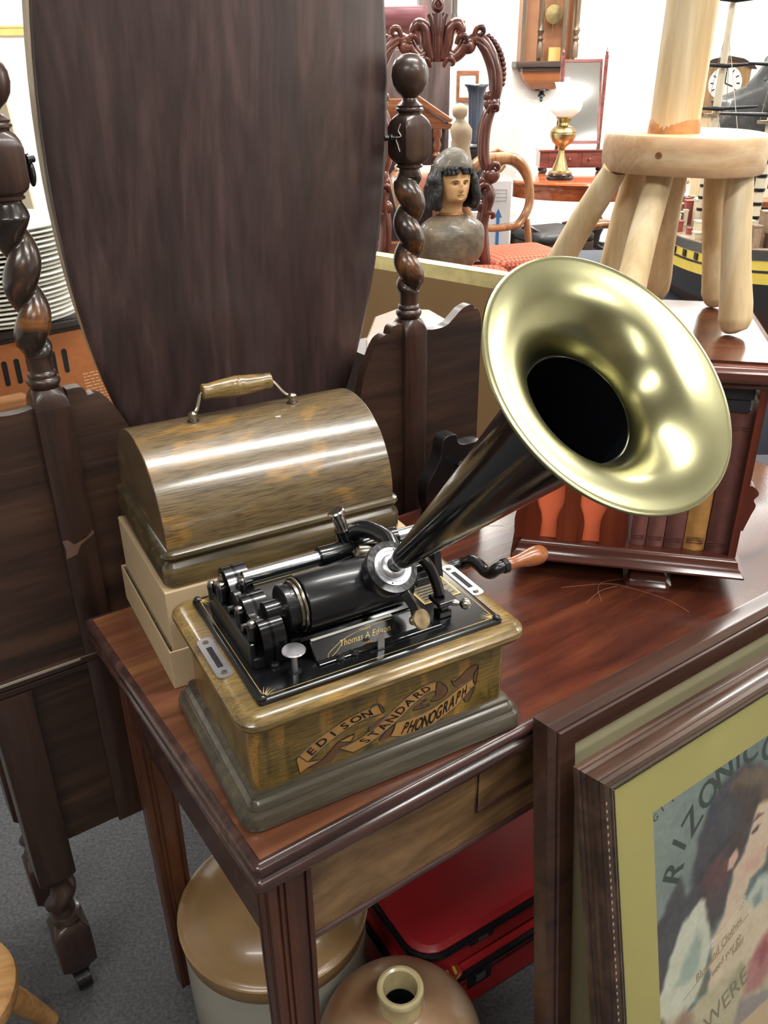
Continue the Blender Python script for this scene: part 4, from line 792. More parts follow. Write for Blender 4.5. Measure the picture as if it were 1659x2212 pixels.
mb = MB(); mb.prism([(-0.010+a, b) for a, b in spl2([(0, 0.10), (0.006, 0.125), (0.010, 0.14), (0.006, 0.149), (0.011, 0.158), (0.006, 0.166), (0, 0.17)], 4)]+[(-0.014, 0.17), (-0.014, 0.10)], 0.024, 0.046, 'y'); mb.build('bracket', M['slat'], sp, 40)
M['org'] = plain('orange_cloth', C(236, 116, 76), 0.6, 0, 0, 0.05, 20)
# books
def book(x0, x1, y0, z1, col, label, group=None, d=0.108, ttl=None, z0=0.0606):
    b = thing('book', label, 'book', (0.509, 1.031, TZ), BKA, group)
    m = plain('book_cloth', col, 0.55, 0, 0, 0.14, 60); w = x1-x0
    mb = MB(); pr = [(x0+w*t, y0+0.006*(1-math.sin(PI*t))*0.8) for t in [i/8 for i in range(9)]]
    o = pr+[(x1, y0+d), (x1-0.002, y0+d), (x1-0.002, y0+0.010), (x0+0.002, y0+0.010), (x0+0.002, y0+d), (x0, y0+d)]
    mb.prism(o, z0, z1, 'z'); mb.build('cover', m, b, 40)
    mb = MB(); mb.box(x0+0.0022, x1-0.0022, y0+0.0102, y0+d-0.003, z0+0.002, z1-0.003); mb.build('pages', M['paper'], b, 0)
    mb = MB()
    for zz in (0.012, 0.016, z1-z0-0.022, z1-z0-0.018):
        mb.box(x0+0.003, x1-0.003, y0-0.0004, y0+0.004, z0+zz, z0+zz+0.0008)
    if ttl:
        lt_ = MB(); put_text(lt_, ttl, Matrix(((1, 0, 0, (x0+x1)/2), (0, 0, -1, y0-0.0006), (0, 1, 0, z0+0.018), (0, 0, 0, 1))), 0.006, 0, 1.0); lt_.build('spine_lettering', M['ink'], b, 0)
    mb.build('spine_band', m2, b, 0)
    return b
M['paper'] = plain('book_pages', C(206, 190, 158), 0.9, 0, 0, 0.06, 200)
m2 = plain('spine_rule', C(86, 52, 46), 0.5)
book(-0.160, -0.138, 0.026, 0.21, C(112, 70, 64), 'maroon book at the left end of the row of spines', 'row of spines')
book(-0.137, -0.113, 0.026, 0.215, C(116, 74, 68), 'maroon book between two other maroon books under the brass bell', 'row of spines')
book(-0.112, -0.086, 0.026, 0.215, C(104, 64, 58), 'maroon book standing directly left of the tan book', 'row of spines')
book(-0.085, -0.056, 0.026, 0.225, C(176, 128, 70), 'tan cloth book with dark printing in the bookcase', None, 0.108, 'DOMBEY')
book(-0.055, -0.026, 0.024, 0.272, C(96, 56, 50), 'tall dark maroon book at the right end of the bookcase', 'row of spines')
for (x0, x1, lb) in ((-0.303, -0.246, 'orange cloth book behind the left two slats of the bookcase'), (-0.244, -0.188, 'orange cloth book behind the right two slats of the bookcase')):
    b = thing('book', lb, 'book', (0.509, 1.031, TZ), BKA, 'orange books behind slats')
    mb = MB(); mb.box(x0, x1, 0.0255, 0.028, 0.0606, 0.255); mb.box(x0, x1, 0.046, 0.0485, 0.0606, 0.255); mb.box(x0, x0+0.0025, 0.028, 0.046, 0.0606, 0.255); mb.build('cover', M['org'], b, 0)
    mb = MB(); mb.box(x0+0.003, x1-0.003, 0.0282, 0.0458, 0.062, 0.252); mb.build('pages', M['paper'], b, 0)
M['dkbook'] = plain('black_cloth', C(44, 44, 48), 0.5, 0, 0, 0.1, 60)
for k, (x, a, lb) in enumerate(((-0.097, 0, 'lower one of two thin black books lying on the tall maroon book'), (-0.093, 0, 'upper one of two thin black books lying on the tall maroon book'))):
    b = thing('book', lb, 'book', (0.509, 1.031, TZ), BKA, 'black books lying on the tall book')
    T_ = Matrix.Translation((x, 0.03+0.004*k, 0.2725+0.0165*k)) @ Matrix.Rotation(rad(90), 4, 'Y') @ Matrix.Translation((-0.016, 0, 0))
    mb = MB(); mb.box(0, 0.003, 0, 0.1, 0, 0.066, T_); mb.box(0.013, 0.016, 0, 0.1, 0, 0.066, T_); mb.box(0.003, 0.013, 0, 0.003, 0, 0.066, T_); mb.build('cover', M['dkbook'], b, 0)
    mb = MB(); mb.box(0.0032, 0.0128, 0.0032, 0.097, 0.002, 0.064, T_); mb.build('pages', M['paper'], b, 0)

# ------------------------------------------------------------------ rustic pine stand on the bookcase
ps = thing('pine_stand', 'rustic pale pine stand with thick post, round disc and splayed branch legs', 'stand', (0.41, 1.25, 1.1078), 0)
def rel(p): return (p[0]-0.41, p[1]-1.25, p[2]-1.107)
mb = MB(); rings = []; n = 64
for (k, z) in ((0.90, 0.208), (0.965, 0.2085), (0.985, 0.212), (1.0, 0.222), (1.0, 0.240), (0.985, 0.2515), (0.97, 0.2545), (0.90, 0.2555)):
    rings.append([((0.107*k*(1+0.012*math.sin(3*a+1)+0.008*math.sin(7*a)))*math.cos(a), (0.107*k*(1+0.012*math.sin(3*a+1)+0.008*math.sin(7*a)))*math.sin(a), z+0.0015*math.sin(2*a)) for a in [2*PI*j/n for j in range(n)]])
mb.loft(rings); dsc = mb.build('disc', M['pine_x'], ps, 40)
M['knot'] = plain('pine_knot', C(140, 92, 56), 0.6, 0, 0, 0.3, 200)
for a in (-124,):
    rr_ = 0.107*(1+0.012*math.sin(3*rad(a)+1)+0.008*math.sin(7*rad(a)))
    mb = MB(); mb.lathe([(0.0045, -0.002), (0.0042, 0.0012), (0.003, 0.0014), (0.0026, 0.0008), (0.0004, 0.001)], 14, align((math.cos(rad(a)), math.sin(rad(a)), 0), (rr_*math.cos(rad(a)), rr_*math.sin(rad(a)), 0.229+0.006*math.sin(a)))); mb.build('knot', M['knot'], dsc)
mb = MB(); rings = []
for i in range(13):
    t = i/12; z = 0.2545+0.62*t; cx = -0.019+0.004*math.sin(3*t); r = 0.0312+0.0014*math.sin(5*t+1)
    rings.append([(cx+r*(1+0.03*math.sin(2*a+t)+0.015*math.sin(5*a))*math.cos(a), -0.005+r*(1+0.03*math.sin(2*a+t))*math.sin(a), z) for a in [2*PI*j/36 for j in range(36)]])
mb.loft(rings); mb.build('post', M['pine'], ps, 60)
M['glue'] = plain('orange_stain', C(196, 138, 86), 0.5, 0, 0, 0.25, 60)
mb = MB(); mb.lathe([(0.0338, 0.2545), (0.0337, 0.259), (0.0332, 0.266), (0.0322, 0.272), (0.031, 0.274)], 32, Matrix.Translation((-0.019, -0.005, 0))); mb.build('post_foot', M['glue'], ps)
for tp, bs in (((0.318, 1.245, 1.319), (0.236, 1.340, 1.107)), ((0.360, 1.285, 1.319), (0.333, 1.290, 1.107)), ((0.368, 1.205, 1.319), (0.312, 1.118, 1.107)),
               ((0.418, 1.30, 1.319), (0.437, 1.385, 1.107)), ((0.470, 1.285, 1.319), (0.524, 1.340, 1.107)), ((0.470, 1.20, 1.319), (0.492, 1.176, 1.107))):
    a, b = Vector(rel(tp)), Vector(rel(bs)); ax = (b-a)
    pts = [a+ax*t for t in (0, .05, .15, .35, .6, .8, .9, .96, 0.985)]; rs = [.0165, .0172, .0182, .0190, .0198, .0222, .0225, .0175, .008]
    off = Vector((0, 0, 0.0)); pts = [p+Vector((0.0012*math.sin(3*i*0.5), 0, 0)) for i, p in enumerate(pts)]
    pts[-1].z = max(pts[-1].z, 0.0015)
    sm = spline(pts, 4); rr = [np.interp(i/4, range(len(rs)), rs) for i in range(len(sm))]
    mb = MB(); mb.tube(sm, rr, 20); mb.build('leg', M['pine'], ps, 60)

# ------------------------------------------------------------------ under the table
jr = thing('stoneware_jar', 'large two-tone stoneware jar, tan shoulder over cream body, under the table', 'jar', (-0.184, 0.937, 0))
jr.scale = (1.09, 1.09, 0.735)
M['tan_glaze'] = plain('tan_glaze', C(142, 112, 74), 0.36, 0, 0.25, 0.12, 12); M['cream_glaze'] = plain('cream_glaze', C(158, 156, 144), 0.3, 0, 0.35, 0.06, 9)
mb = MB(); mb.lathe([(0.118, 0.0), (0.126, 0.004), (0.132, 0.03), (0.1345, 0.15), (0.1355, 0.30)], 56); mb.build('body', M['cream_glaze'], jr, 40)
mb = MB(); mb.lathe([(0.1355, 0.30), (0.1365, 0.302), (0.1365, 0.335), (0.1385, 0.337), (0.1395, 0.341), (0.1375, 0.345), (0.1345, 0.3465), (0.130, 0.352), (0.122, 0.372), (0.105, 0.396), (0.076, 0.416), (0.045, 0.424), (0.040, 0.43), (0.040, 0.46), (0.046, 0.464), (0.046, 0.476), (0.036, 0.478), (0.0005, 0.476)], 56); mb.build('shoulder', M['tan_glaze'], jr, 40)
fg = thing('stoneware_flagon', 'round brown salt-glazed flagon with a short pale neck below the table', 'flagon', (0.016, 0.752, 0))
fk = lambda P: [(r, z) for r, z in P]
M['brown_glaze'] = plain('brown_saltglaze', C(128, 90, 64), 0.35, 0, 0.3, 0, 11, 0.05, 60, 0.5, C(160, 132, 102)); M['neck_glaze'] = plain('pale_neck_glaze', C(178, 164, 124), 0.35, 0, 0.3, 0.12, 40)
mb = MB(); mb.lathe(fk([(0.085, 0), (0.095, 0.004), (0.110, 0.05), (0.119, 0.12), (0.122, 0.165), (0.120, 0.195), (0.112, 0.222), (0.096, 0.246), (0.074, 0.262), (0.052, 0.270), (0.036, 0.274), (0.032, 0.2765), (0.030, 0.281), (0.0245, 0.281), (0.0245, 0.20), (0.0003, 0.199)]), 56); mb.build('body', M['brown_glaze'], fg, 50)
mb = MB(); mb.lathe(fk([(0.0315, 0.276), (0.0305, 0.284), (0.0305, 0.300), (0.0322, 0.305), (0.0332, 0.310), (0.0318, 0.3145), (0.028, 0.3155), (0.0242, 0.3135), (0.0232, 0.305), (0.0232, 0.276)]), 40, None, False); mb.build('neck', M['neck_glaze'], fg, 40)
mb = MB(); mb.lathe([(0.0240, 0.2735), (0.0240, 0.205), (0.0003, 0.2045)], 30, None, False); mb.build('dark_bottom', M['blackmatte'], fg)
M['redv'] = plain('red_vinyl', C(166, 30, 38), 0.42, 0, 0.1, 0.06, 6, 0.05, 500); M['trim'] = plain('black_trim', C(20, 20, 24), 0.32, 0, 0.2)
def case(z0, label, h):
    c = thing('suitcase', label, 'suitcase', (0.052, 0.872, z0), 32, 'red cases under the table')
    w, d = 0.42, 0.27; f_ = h/0.135
    mb = MB(); mould(mb, 0.0, w, 0.0, d, 0.045, [(-0.008, 0), (0, 0.006), (0, h-0.052*f_)], 5); mb.build('lower_shell', M['redv'], c, 35)
    mb = MB(); mould(mb, 0.0, w, 0.0, d, 0.045, [(0.0, h-0.049*f_), (0.0, h-0.018*f_), (-0.002, h-0.008), (-0.008, h-0.0015), (-0.02, h)], 5); mb.build('lid_shell', M['redv'], c, 35)
    mb = MB(); mould(mb, 0.0, w, 0.0, d, 0.045, [(0.0, h-0.0525*f_), (0.002, h-0.052*f_), (0.002, h-0.0495*f_), (0, h-0.0488*f_)], 5); mb.build('seam', M['pewter'], c, 35)
    mb = MB(); mb.tube([(p[0], p[1], h-0.018) for p in rrect(-0.002, w+0.002, -0.002, d+0.002, 0.046, 0, 6)], 0.007, 8, closed=True); mb.build('black_piping', M['trim'], c)
    for x in (0.12, 0.31):
        mb = MB(); mb.box(x-0.025, x+0.025, -0.003, 0.001, h-0.075*f_, h-0.026*f_); lk = mb.build('latch_plate', M['trim'], c, 0, 0.001)
        mb = MB(); mb.box(x-0.01, x+0.01, -0.006, -0.003, h-0.062*f_, h-0.040*f_); mb.build('latch', M['steel'], lk, 0, 0.001)
    return c
case(0.001, 'red vinyl case with black trim, lower one of two under the table', 0.115)
c2 = case(0.130, 'red vinyl case with black piping, upper one of two under the table', 0.072)
tg = thing('striped_packet', 'small red and yellow striped packet between the two red cases', 'packet', (0.052, 0.872, 0.1162), 32)
M['pk_r'] = plain('packet_red', C(166, 52, 36), 0.5); M['pk_y'] = plain('packet_yellow', C(214, 196, 92), 0.5)
mb = MB(); mb.box(0.03, 0.075, -0.012, 0.03, 0.0, 0.0135); mb.build('packet_body', M['pk_r'], tg, 0, 0.002)
mb = MB()
for x in (0.034, 0.047, 0.060):
    mb.add([(x, -0.0122, 0.001), (x+0.005, -0.0122, 0.001), (x+0.012, -0.0122, 0.0125), (x+0.007, -0.0122, 0.0125)], [(0, 1, 2, 3)])
    mb.add([(x, -0.0105, 0.01365), (x+0.005, -0.0105, 0.01365), (x+0.014, 0.028, 0.01365), (x+0.009, 0.028, 0.01365)], [(0, 1, 2, 3)])
mb.build('yellow_stripes', M['pk_y'], tg, 0)
# little pine stool at the far left
so = thing('milking_stool', 'small pale wooden stool with splayed legs at the lower left edge', 'stool', (-0.665, 0.80, 0), 20)
M['stool'] = wood('honey_pine', C(166, 116, 66), C(194, 144, 88), C(214, 168, 112), 'x', 7, 10, 0.4, 0.15, 0.08)
mb = MB(); mb.lathe([(0.10, 0.2), (0.106, 0.203), (0.108, 0.215), (0.106, 0.226), (0.10, 0.23), (0.0004, 0.2305)], 48); mb.build('seat', M['stool'], so, 40)
for a in (30, 150, 270):
    ca, sa = math.cos(rad(a)), math.sin(rad(a)); mb = MB(); mb.tube([(0.06*ca, 0.06*sa, 0.205), (0.1*ca, 0.1*sa, 0.1), (0.138*ca, 0.138*sa, 0.0035)], [0.016, 0.0185, 0.013], 16); mb.build('leg', M['stool'], so, 60)
# ------------------------------------------------------------------ things behind the dressing table, left
tv = thing('television_set', 'old television set seen from behind, orange fibreboard back with vent slots', 'television', (-0.592, 1.285, 0), 43)
M['fibre'] = plain('orange_fibreboard', C(172, 104, 56), 0.75, 0, 0, 0.06, 90); M['dkcase'] = plain('dark_cabinet', C(48, 40, 36), 0.45, 0, 0.1)
mb = MB(); mb.box(-0.30, 0.36, 0.008, 0.34, 0.66, 1.075); mb.build('cabinet', M['dkcase'], tv, 0, 0.004)
mb = MB(); mb.box(-0.31, 0.37, -0.004, 0.35, 1.0765, 1.09); mb.build('cabinet_top', plain('dark_top', C(62, 56, 52), 0.35), tv, 0, 0.003)
mb = MB(); mb.box(-0.295, 0.355, 0.0, 0.0075, 0.67, 1.07); bp_ = mb.build('back_panel', M['fibre'], tv, 0)
xs = [0.006+0.0195*i for i in range(-10, 6)]
mb0 = None
for r_, (za, zb) in enumerate(((1.009, 1.041), (0.945, 0.977))):
    for i, x in enumerate(xs):
        mb = MB(); mb.prism([(x+0.0042*math.cos(a), (zb if 0 <= a <= PI else za)+0.0042*math.sin(a)) for a in [2*PI*k/14 for k in range(14)]], -0.0008, 0.0002, 'y'); mb.build('slot', M['blackmatte'], bp_, 0)
mb = MB(); M['pr'] = plain('pale_print', C(214, 160, 112), 0.7)
rg = random.Random(5)
for i in range(24):
    z = 0.995-i*0.0055-(0.006 if i > 11 else 0)
    x = 0.128+ (i > 11)*0.008+0.0004*i
    while x < 0.20+(i > 11)*0.01:
        w = rg.uniform(0.004, 0.012); mb.box(x, x+w, -0.0004, 0.0001, z, z+0.0022); x += w+0.002
mb.build('printed_notice', M['pr'], bp_, 0)
for lx in (-0.27, 0.33):
    for ly in (0.04, 0.31):
        mb = MB(); mb.tube([(lx, ly, 0.002), (lx, ly, 0.661)], [0.012, 0.02], 12); mb.build('leg', M['dkcase'], tv)
pl0 = None
ORD = 'first second third fourth fifth sixth seventh eighth ninth tenth eleventh twelfth thirteenth fourteenth fifteenth sixteenth seventeenth eighteenth nineteenth twentieth topmost'.split()
M['plate'] = plain('white_plate', C(238, 236, 226), 0.3, 0, 0.3)
ca, sa = math.cos(rad(43)), math.sin(rad(43))
for i in range(21):
    lab = 'white plate %s from the bottom of the tall stack on the television' % ORD[i]
    if i == 0: lab = 'bottom white plate of the tall stack on the television'
    if i == 20: lab = 'top white plate of the tall stack on the television'
    p = thing('plate', lab, 'plate', (-0.618+0.003*math.sin(i*2.1), 1.375+0.003*math.cos(i*1.7), 1.0903+i*0.0068), 0, 'plates stacked on the television')
    if pl0 is None:
        mb = MB(); mb.lathe([(0.0005, 0), (0.07, 0), (0.072, 0.0015), (0.078, 0.002), (0.11, 0.010), (0.131, 0.0125), (0.1315, 0.014), (0.13, 0.015), (0.108, 0.0128), (0.078, 0.0065), (0.07, 0.0046), (0.0005, 0.0044)], 48); pl0 = mb.build('dish', M['plate'], p, 60)
    else:
        c = pl0.copy(); COL.objects.link(c); c.parent = p
bd_ = thing('beige_panel', 'beige panel with a slanted edge standing at the far left', 'panel', (-2.55, 6.0, 0))
M['beige'] = plain('beige_board', C(190, 176, 150), 0.7, 0, 0, 0.04, 5)
mb = MB(); mb.prism([(-0.7, 0), (0.29, 0), (0.165, 1.62), (-0.7, 1.62)], 0.0, 0.03, 'y'); mb.build('board', M['beige'], bd_, 0, 0.003)
mb = MB(); mb.box(-0.7, 0.29, 0.031, 0.045, 0.02, 0.08); mb.build('batten', M['pine_x'], bd_, 0)
mb = MB(); mb.box(-4.0, -2.2, 8.165, 8.2, 1.73, 1.80); mb.box(-4.0, -2.2, 8.155, 8.2, 1.785, 1.80); struct(mb.build('trim_1', plain('yellow_rail', C(226, 190, 116), 0.5, 0, 0, 0.05, 10), None, 0))

# ------------------------------------------------------------------ gilt framed picture seen from behind
gp = thing('gilt_picture', 'large gilt framed picture turned away, showing its brown paper back', 'picture', (-0.005, 2.306, 0), -41.2)
M['gilt'] = plain('gilt', C(214, 200, 146), 0.3, 1.0, 0, 0.1, 40); M['kraft'] = plain('brown_backing', C(134, 104, 66), 0.75, 0, 0, 0.06, 5)
GW0, GW1, GH = -0.45, 0.62, 1.0
T_ = Matrix.Rotation(rad(-3), 4, 'X')
mb = MB(); mb.box(GW0, GW1, 0, 0.045, 0.955, 1.0, T_); mb.build('top_rail', M['gilt'], gp, 0, 0.006, 3)
mb = MB(); mb.box(GW0, GW1, 0, 0.045, 0.003, 0.045, T_); mb.build('bottom_rail', M['gilt'], gp, 0, 0.006, 3)
for x in (GW0, GW1-0.045):
    mb = MB(); mb.box(x, x+0.045, 0, 0.045, 0.045, 0.955, T_); mb.build('side_rail', M['gilt'], gp, 0, 0.006, 3)
mb = MB(); mb.box(GW0+0.02, GW1-0.02, -0.002, -0.0005, 0.02, 0.962, T_); mb.build('paper_back', M['kraft'], gp, 0)

# ------------------------------------------------------------------ carved open frame
cf = thing('carved_frame', 'tall carved mahogany scroll frame with open centre standing behind the bust', 'frame', (0.287, 4.85, 0))
M['carved'] = wood('carved_mahogany', C(58, 28, 22), C(92, 46, 36), C(126, 74, 58), 'z', 5, 6, 0.28, 0.35, 0.08)
def both(name, pts, rs, n=12, k=6, mat='carved'):
    for s in (1, -1):
        sm = spline([(s*x, y, z) for x, y, z in pts], k); rr = [1.4*np.interp(i/k, range(len(rs)), rs) for i in range(len(sm))]
        mb = MB(); mb.tube(sm, rr, n, flat=0.85); mb.build(name, M[mat], cf, 60)
both('upper_scroll', [(0.14, 0, 1.545), (0.165, 0, 1.575), (0.20, 0, 1.58), (0.235, 0, 1.555), (0.27, 0, 1.50), (0.295, 0, 1.43), (0.302, 0, 1.36), (0.292, 0, 1.29)], [.022, .024, .026, .03, .032, .032, .03, .024])
both('side_scroll', [(0.294, 0, 1.285), (0.27, 0, 1.235), (0.254, 0, 1.17), (0.25, 0, 1.10), (0.256, 0, 1.03), (0.276, 0, 0.975), (0.298, 0, 0.95)], [.022, .026, .028, .028, .027, .025, .018])
both('lower_scroll', [(0.285, 0, 0.955), (0.27, 0, 0.90), (0.285, 0, 0.84), (0.275, 0, 0.78), (0.262, 0, 0.70), (0.268, 0, 0.60), (0.285, 0, 0.5)], [.034, .03, .036, .03, .028, .03, .028])
both('top_scroll', [(0.05, 0, 1.515), (0.085, 0, 1.50), (0.12, 0, 1.525), (0.15, 0, 1.565), (0.165, 0, 1.555), (0.16, 0, 1.535)], [.026, .024, .026, .03, .026, .02])
both('crest_volute', [(0.03, -0.01, 1.49), (0.05, -0.015, 1.56), (0.06, -0.015, 1.62), (0.095, -0.02, 1.645), (0.118, -0.02, 1.615), (0.10, -0.02, 1.595)], [.022, .024, .024, .022, .02, .014])
for nm_, pts_ in (('upper_bead', [(0.19, -.03, 1.565), (0.235, -.032, 1.535), (0.262, -.034, 1.49), (0.282, -.034, 1.43), (0.288, -.034, 1.36), (0.281, -.03, 1.30)]), ('side_bead', [(0.266, -.03, 1.24), (0.246, -.032, 1.17), (0.243, -.032, 1.10), (0.248, -.032, 1.03), (0.268, -.03, 0.975)]), ('lower_bead', [(0.262, -.034, 0.88), (0.272, -.034, 0.83), (0.262, -.034, 0.74), (0.256, -.034, 0.66), (0.264, -.034, 0.58)])):
    both(nm_, pts_, [.008]+[.012]*(len(pts_)-2)+[.008], 8)
for nm_, x_, z_ in (('leaf_curl', 0.115, 1.575), ('leaf_curl', 0.20, 1.61), ('leaf_curl', 0.055, 1.475), ('leaf_curl', 0.285, 1.265), ('leaf_curl', 0.305, 0.985), ('leaf_curl', 0.255, 0.885), ('leaf_curl', 0.29, 0.745)):
    both(nm_, [(x_-.022, -.03, z_-.02), (x_-.006, -.04, z_+.012), (x_+.018, -.042, z_+.014), (x_+.024, -.04, z_-.006), (x_+.01, -.04, z_-.012)], [.008, .012, .012, .009, .005], 8, 4)
both('leg', [(0.285, 0, 0.52), (0.29, 0, 0.3), (0.29, 0, 0.1), (0.29, -0.02, 0.004)], [.026, .026, .024, .022])
mb = MB()
for k, (dx, w) in enumerate(((0, .026), (-.022, .016), (.022, .016))): mb.tube(spline([(dx*1.2, -0.02, 1.48), (dx*0.7, -0.03, 1.56), (dx*1.0, -0.028, 1.64), (dx*1.8, -0.024, 1.685)], 5), [w*.8]*8+[w]*8, 10)
cr = mb.build('crest_leaf', M['carved'], cf, 60)
mb = MB(); mb.sphere((0, -0.012, 1.727), 0.034, 16, 10, (0.95, .6, 1.15)); mb.tube(spline([(-.018, -.03, 1.72), (0, -.036, 1.745), (.018, -.03, 1.72), (0, -.034, 1.705)], 4, True), 0.006, 8, closed=True); mb.build('crest_boss', M['carved'], cf, 60)
for s in (1, -1):
    mb = MB()
    for i in range(12):
        t = i/11; a = rad(62-75*t); mb.sphere((s*(0.178+0.158*math.cos(a)*1.02), 0, 1.40+0.19*math.sin(a)+0.02), 0.015, 8, 6)
    o_ = mb.build('scallops', M['carved'], cf, 60); o_['kind'] = 'stuff'
    for x, z, r in ((0.285, 1.285, 0.032), (0.27, 1.32, 0.024), (0.295, 0.945, 0.036), (0.268, 0.915, 0.028), (0.262, 0.79, 0.03), (0.152, 1.545, 0.03)):
        mb = MB(); mb.sphere((s*x, -0.016, z), r*1.35, 14, 10, (1, .7, .9)); mb.build('carved_knop', M['carved'], cf, 60)
mb = MB(); mb.tube([(-0.29, 0, 0.50), (0.29, 0, 0.50)], 0.022, 12); mb.build('cross_rail', M['carved'], cf)

# ------------------------------------------------------------------ chairs with orange seats and the bust
M['walnut'] = wood('golden_walnut', C(116, 72, 40), C(150, 104, 64), C(176, 132, 88), 'z', 6, 8, 0.25, 0.4, 0.05)
m, t, b = _mat('orange_check'); tc = t.nodes.new('ShaderNodeTexCoord'); mp = t.nodes.new('ShaderNodeMapping'); mp.inputs['Rotation'].default_value = (0, 0, rad(45))
t.links.new(tc.outputs['Object'], mp.inputs['Vector']); ck_ = t.nodes.new('ShaderNodeTexChecker'); ck_.inputs['Scale'].default_value = 64
ck_.inputs['Color1'].default_value = C(182, 94, 60); ck_.inputs['Color2'].default_value = C(120, 42, 30)
t.links.new(mp.outputs['Vector'], ck_.inputs['Vector']); t.links.new(ck_.outputs['Color'], b.inputs['Base Color']); b.inputs['Roughness'].default_value = 0.85; M['check'] = m
def balloon_chair(loc, rz, label, legm='walnut'):
    c = thing('balloon_chair', label, 'chair', loc, rz, 'balloon back chairs with orange seats')
    # local: seat spans x +-.24, y -.22..+.22, back at y=+.22
    out = [(-0.20, 0), (-0.24, 0.16), (-0.215, 0.34), (-0.13, 0.435), (-0.04, 0.445), (0, 0.455), (0.04, 0.445), (0.13, 0.435), (0.215, 0.34), (0.24, 0.16), (0.20, 0)]
    bk = [(x*0.92, 0.235+0.12*z, 0.53+z) for x, z in spl2([(-0.06, 0.035), (-0.14, 0.055), (-0.2, 0.16), (-0.185, 0.30), (-0.11, 0.385), (0, 0.40), (0.11, 0.385), (0.185, 0.30), (0.2, 0.16), (0.14, 0.055), (0.06, 0.035)], 5, True)]
    n_ = len(bk); rr = [0.026+0.016*max(0, (p[2]-0.80)/0.13) for p in bk]
    mb = MB(); mb.tube(bk, rr+rr[:0], 12, closed=True, flat=0.8); mb.build('balloon_back', M['walnut'], c, 60)
    mb = MB(); mb.tube(spline([(-0.035, 0.278, 0.895), (0, 0.275, 0.865), (0.035, 0.278, 0.895)], 4), 0.016, 10); mb.tube(spline([(-.05, .29, .955), (-.02, .291, .965), (0, .292, .975), (.02, .291, .965), (.05, .29, .955)], 3), 0.012, 8); mb.build('crest', M['walnut'], c, 60)
    for s in (-1, 1):
        mb = MB(); mb.tube(spline([(s*0.175, 0.29, 0.003), (s*0.178, 0.25, 0.2), (s*0.18, 0.225, 0.44), (s*0.165, 0.24, 0.60)], 5), [.014]*5+[.018]*11, 12); mb.build('leg', M['walnut'], c, 60)
        mb = MB(); mb.lathe([(0.011, 0.003), (0.014, 0.03), (0.012, 0.06), (0.017, 0.2), (0.022, 0.33), (0.018, 0.345), (0.024, 0.36), (0.024, 0.40)], 16, Matrix.Translation((s*0.2, -0.19, 0))); mb.build('leg', M['walnut'], c, 40)
    mb = MB(); mould(mb, -0.225, 0.225, -0.215, 0.215, 0.07, [(-0.01, 0.375), (0, 0.38), (0, 0.42)], 5); mb.build('seat_rail', M['walnut'], c, 35)
    mb = MB(); mould(mb, -0.225, 0.225, -0.215, 0.215, 0.07, [(0.002, 0.42), (0.008, 0.43), (0.008, 0.448), (-0.005, 0.466), (-0.04, 0.482), (-0.1, 0.492), (-0.18, 0.496)], 6); mb.build('seat', M['check'], c, 60)
    c.scale = (1.16, 1.16, 1.05)
    return c
balloon_chair((0.80, 5.12, 0), 20, 'golden walnut balloon back chair whose round back shows right of the carved frame')
balloon_chair((0.42, 4.50, 0), 88, 'balloon back chair whose orange checked seat carries the painted bust')
bu = thing('bust', 'painted plaster bust of a youth in grey tunic with black hair and cap', 'bust', (0.355, 4.50, 0.522), 20)
M['tunic'] = plain('grey_brown_tunic', C(84, 76, 64), 0.42, 0, 0.2, 0, 14, 1.0, 22, 0.5, C(112, 98, 78)); M['skin'] = plain('painted_skin', C(186, 144, 96), 0.5, 0, 0.1, 0.05, 20)
M['hair'] = plain('black_hair_paint', C(11, 11, 13), 0.5, 0, 0.1, bump=0.6, bscale=60); M['capm'] = plain('grey_cap', C(86, 78, 64), 0.5, 0, 0.1, 0.15, 16, 0.4, 40)
rings = []
for (z, a, b_, yc) in ((0.0, .085, .07, 0), (0.02, .10, .085, 0), (0.05, .135, .10, 0), (0.09, .155, .108, 0), (0.14, .163, .112, 0), (0.19, .161, .112, 0), (0.222, .152, .102, 0.004), (0.248, .126, .086, 0.008), (0.267, .086, .068, 0.01), (0.28, .062, .058, 0.012)):
    rings.append([(a*math.cos(q)*(1+0.02*math.sin(5*q+z*40)), yc+b_*math.sin(q)*(1+0.03*math.sin(7*q+z*60)), z) for q in [2*PI*j/48 for j in range(48)]])
mb = MB(); mb.loft([[(x*1.12, y, z) for x, y, z in r_] for r_ in rings]); mb.build('torso', M['tunic'], bu, 70, 0, 2, 1)
mb = MB(); mb.lathe([(0.061, 0.272), (0.064, 0.279), (0.060, 0.286), (0.054, 0.289)], 36, Matrix.Translation((0, 0.012, 0))); mb.build('collar', plain('brown_collar', C(150, 96, 56), 0.5), bu)
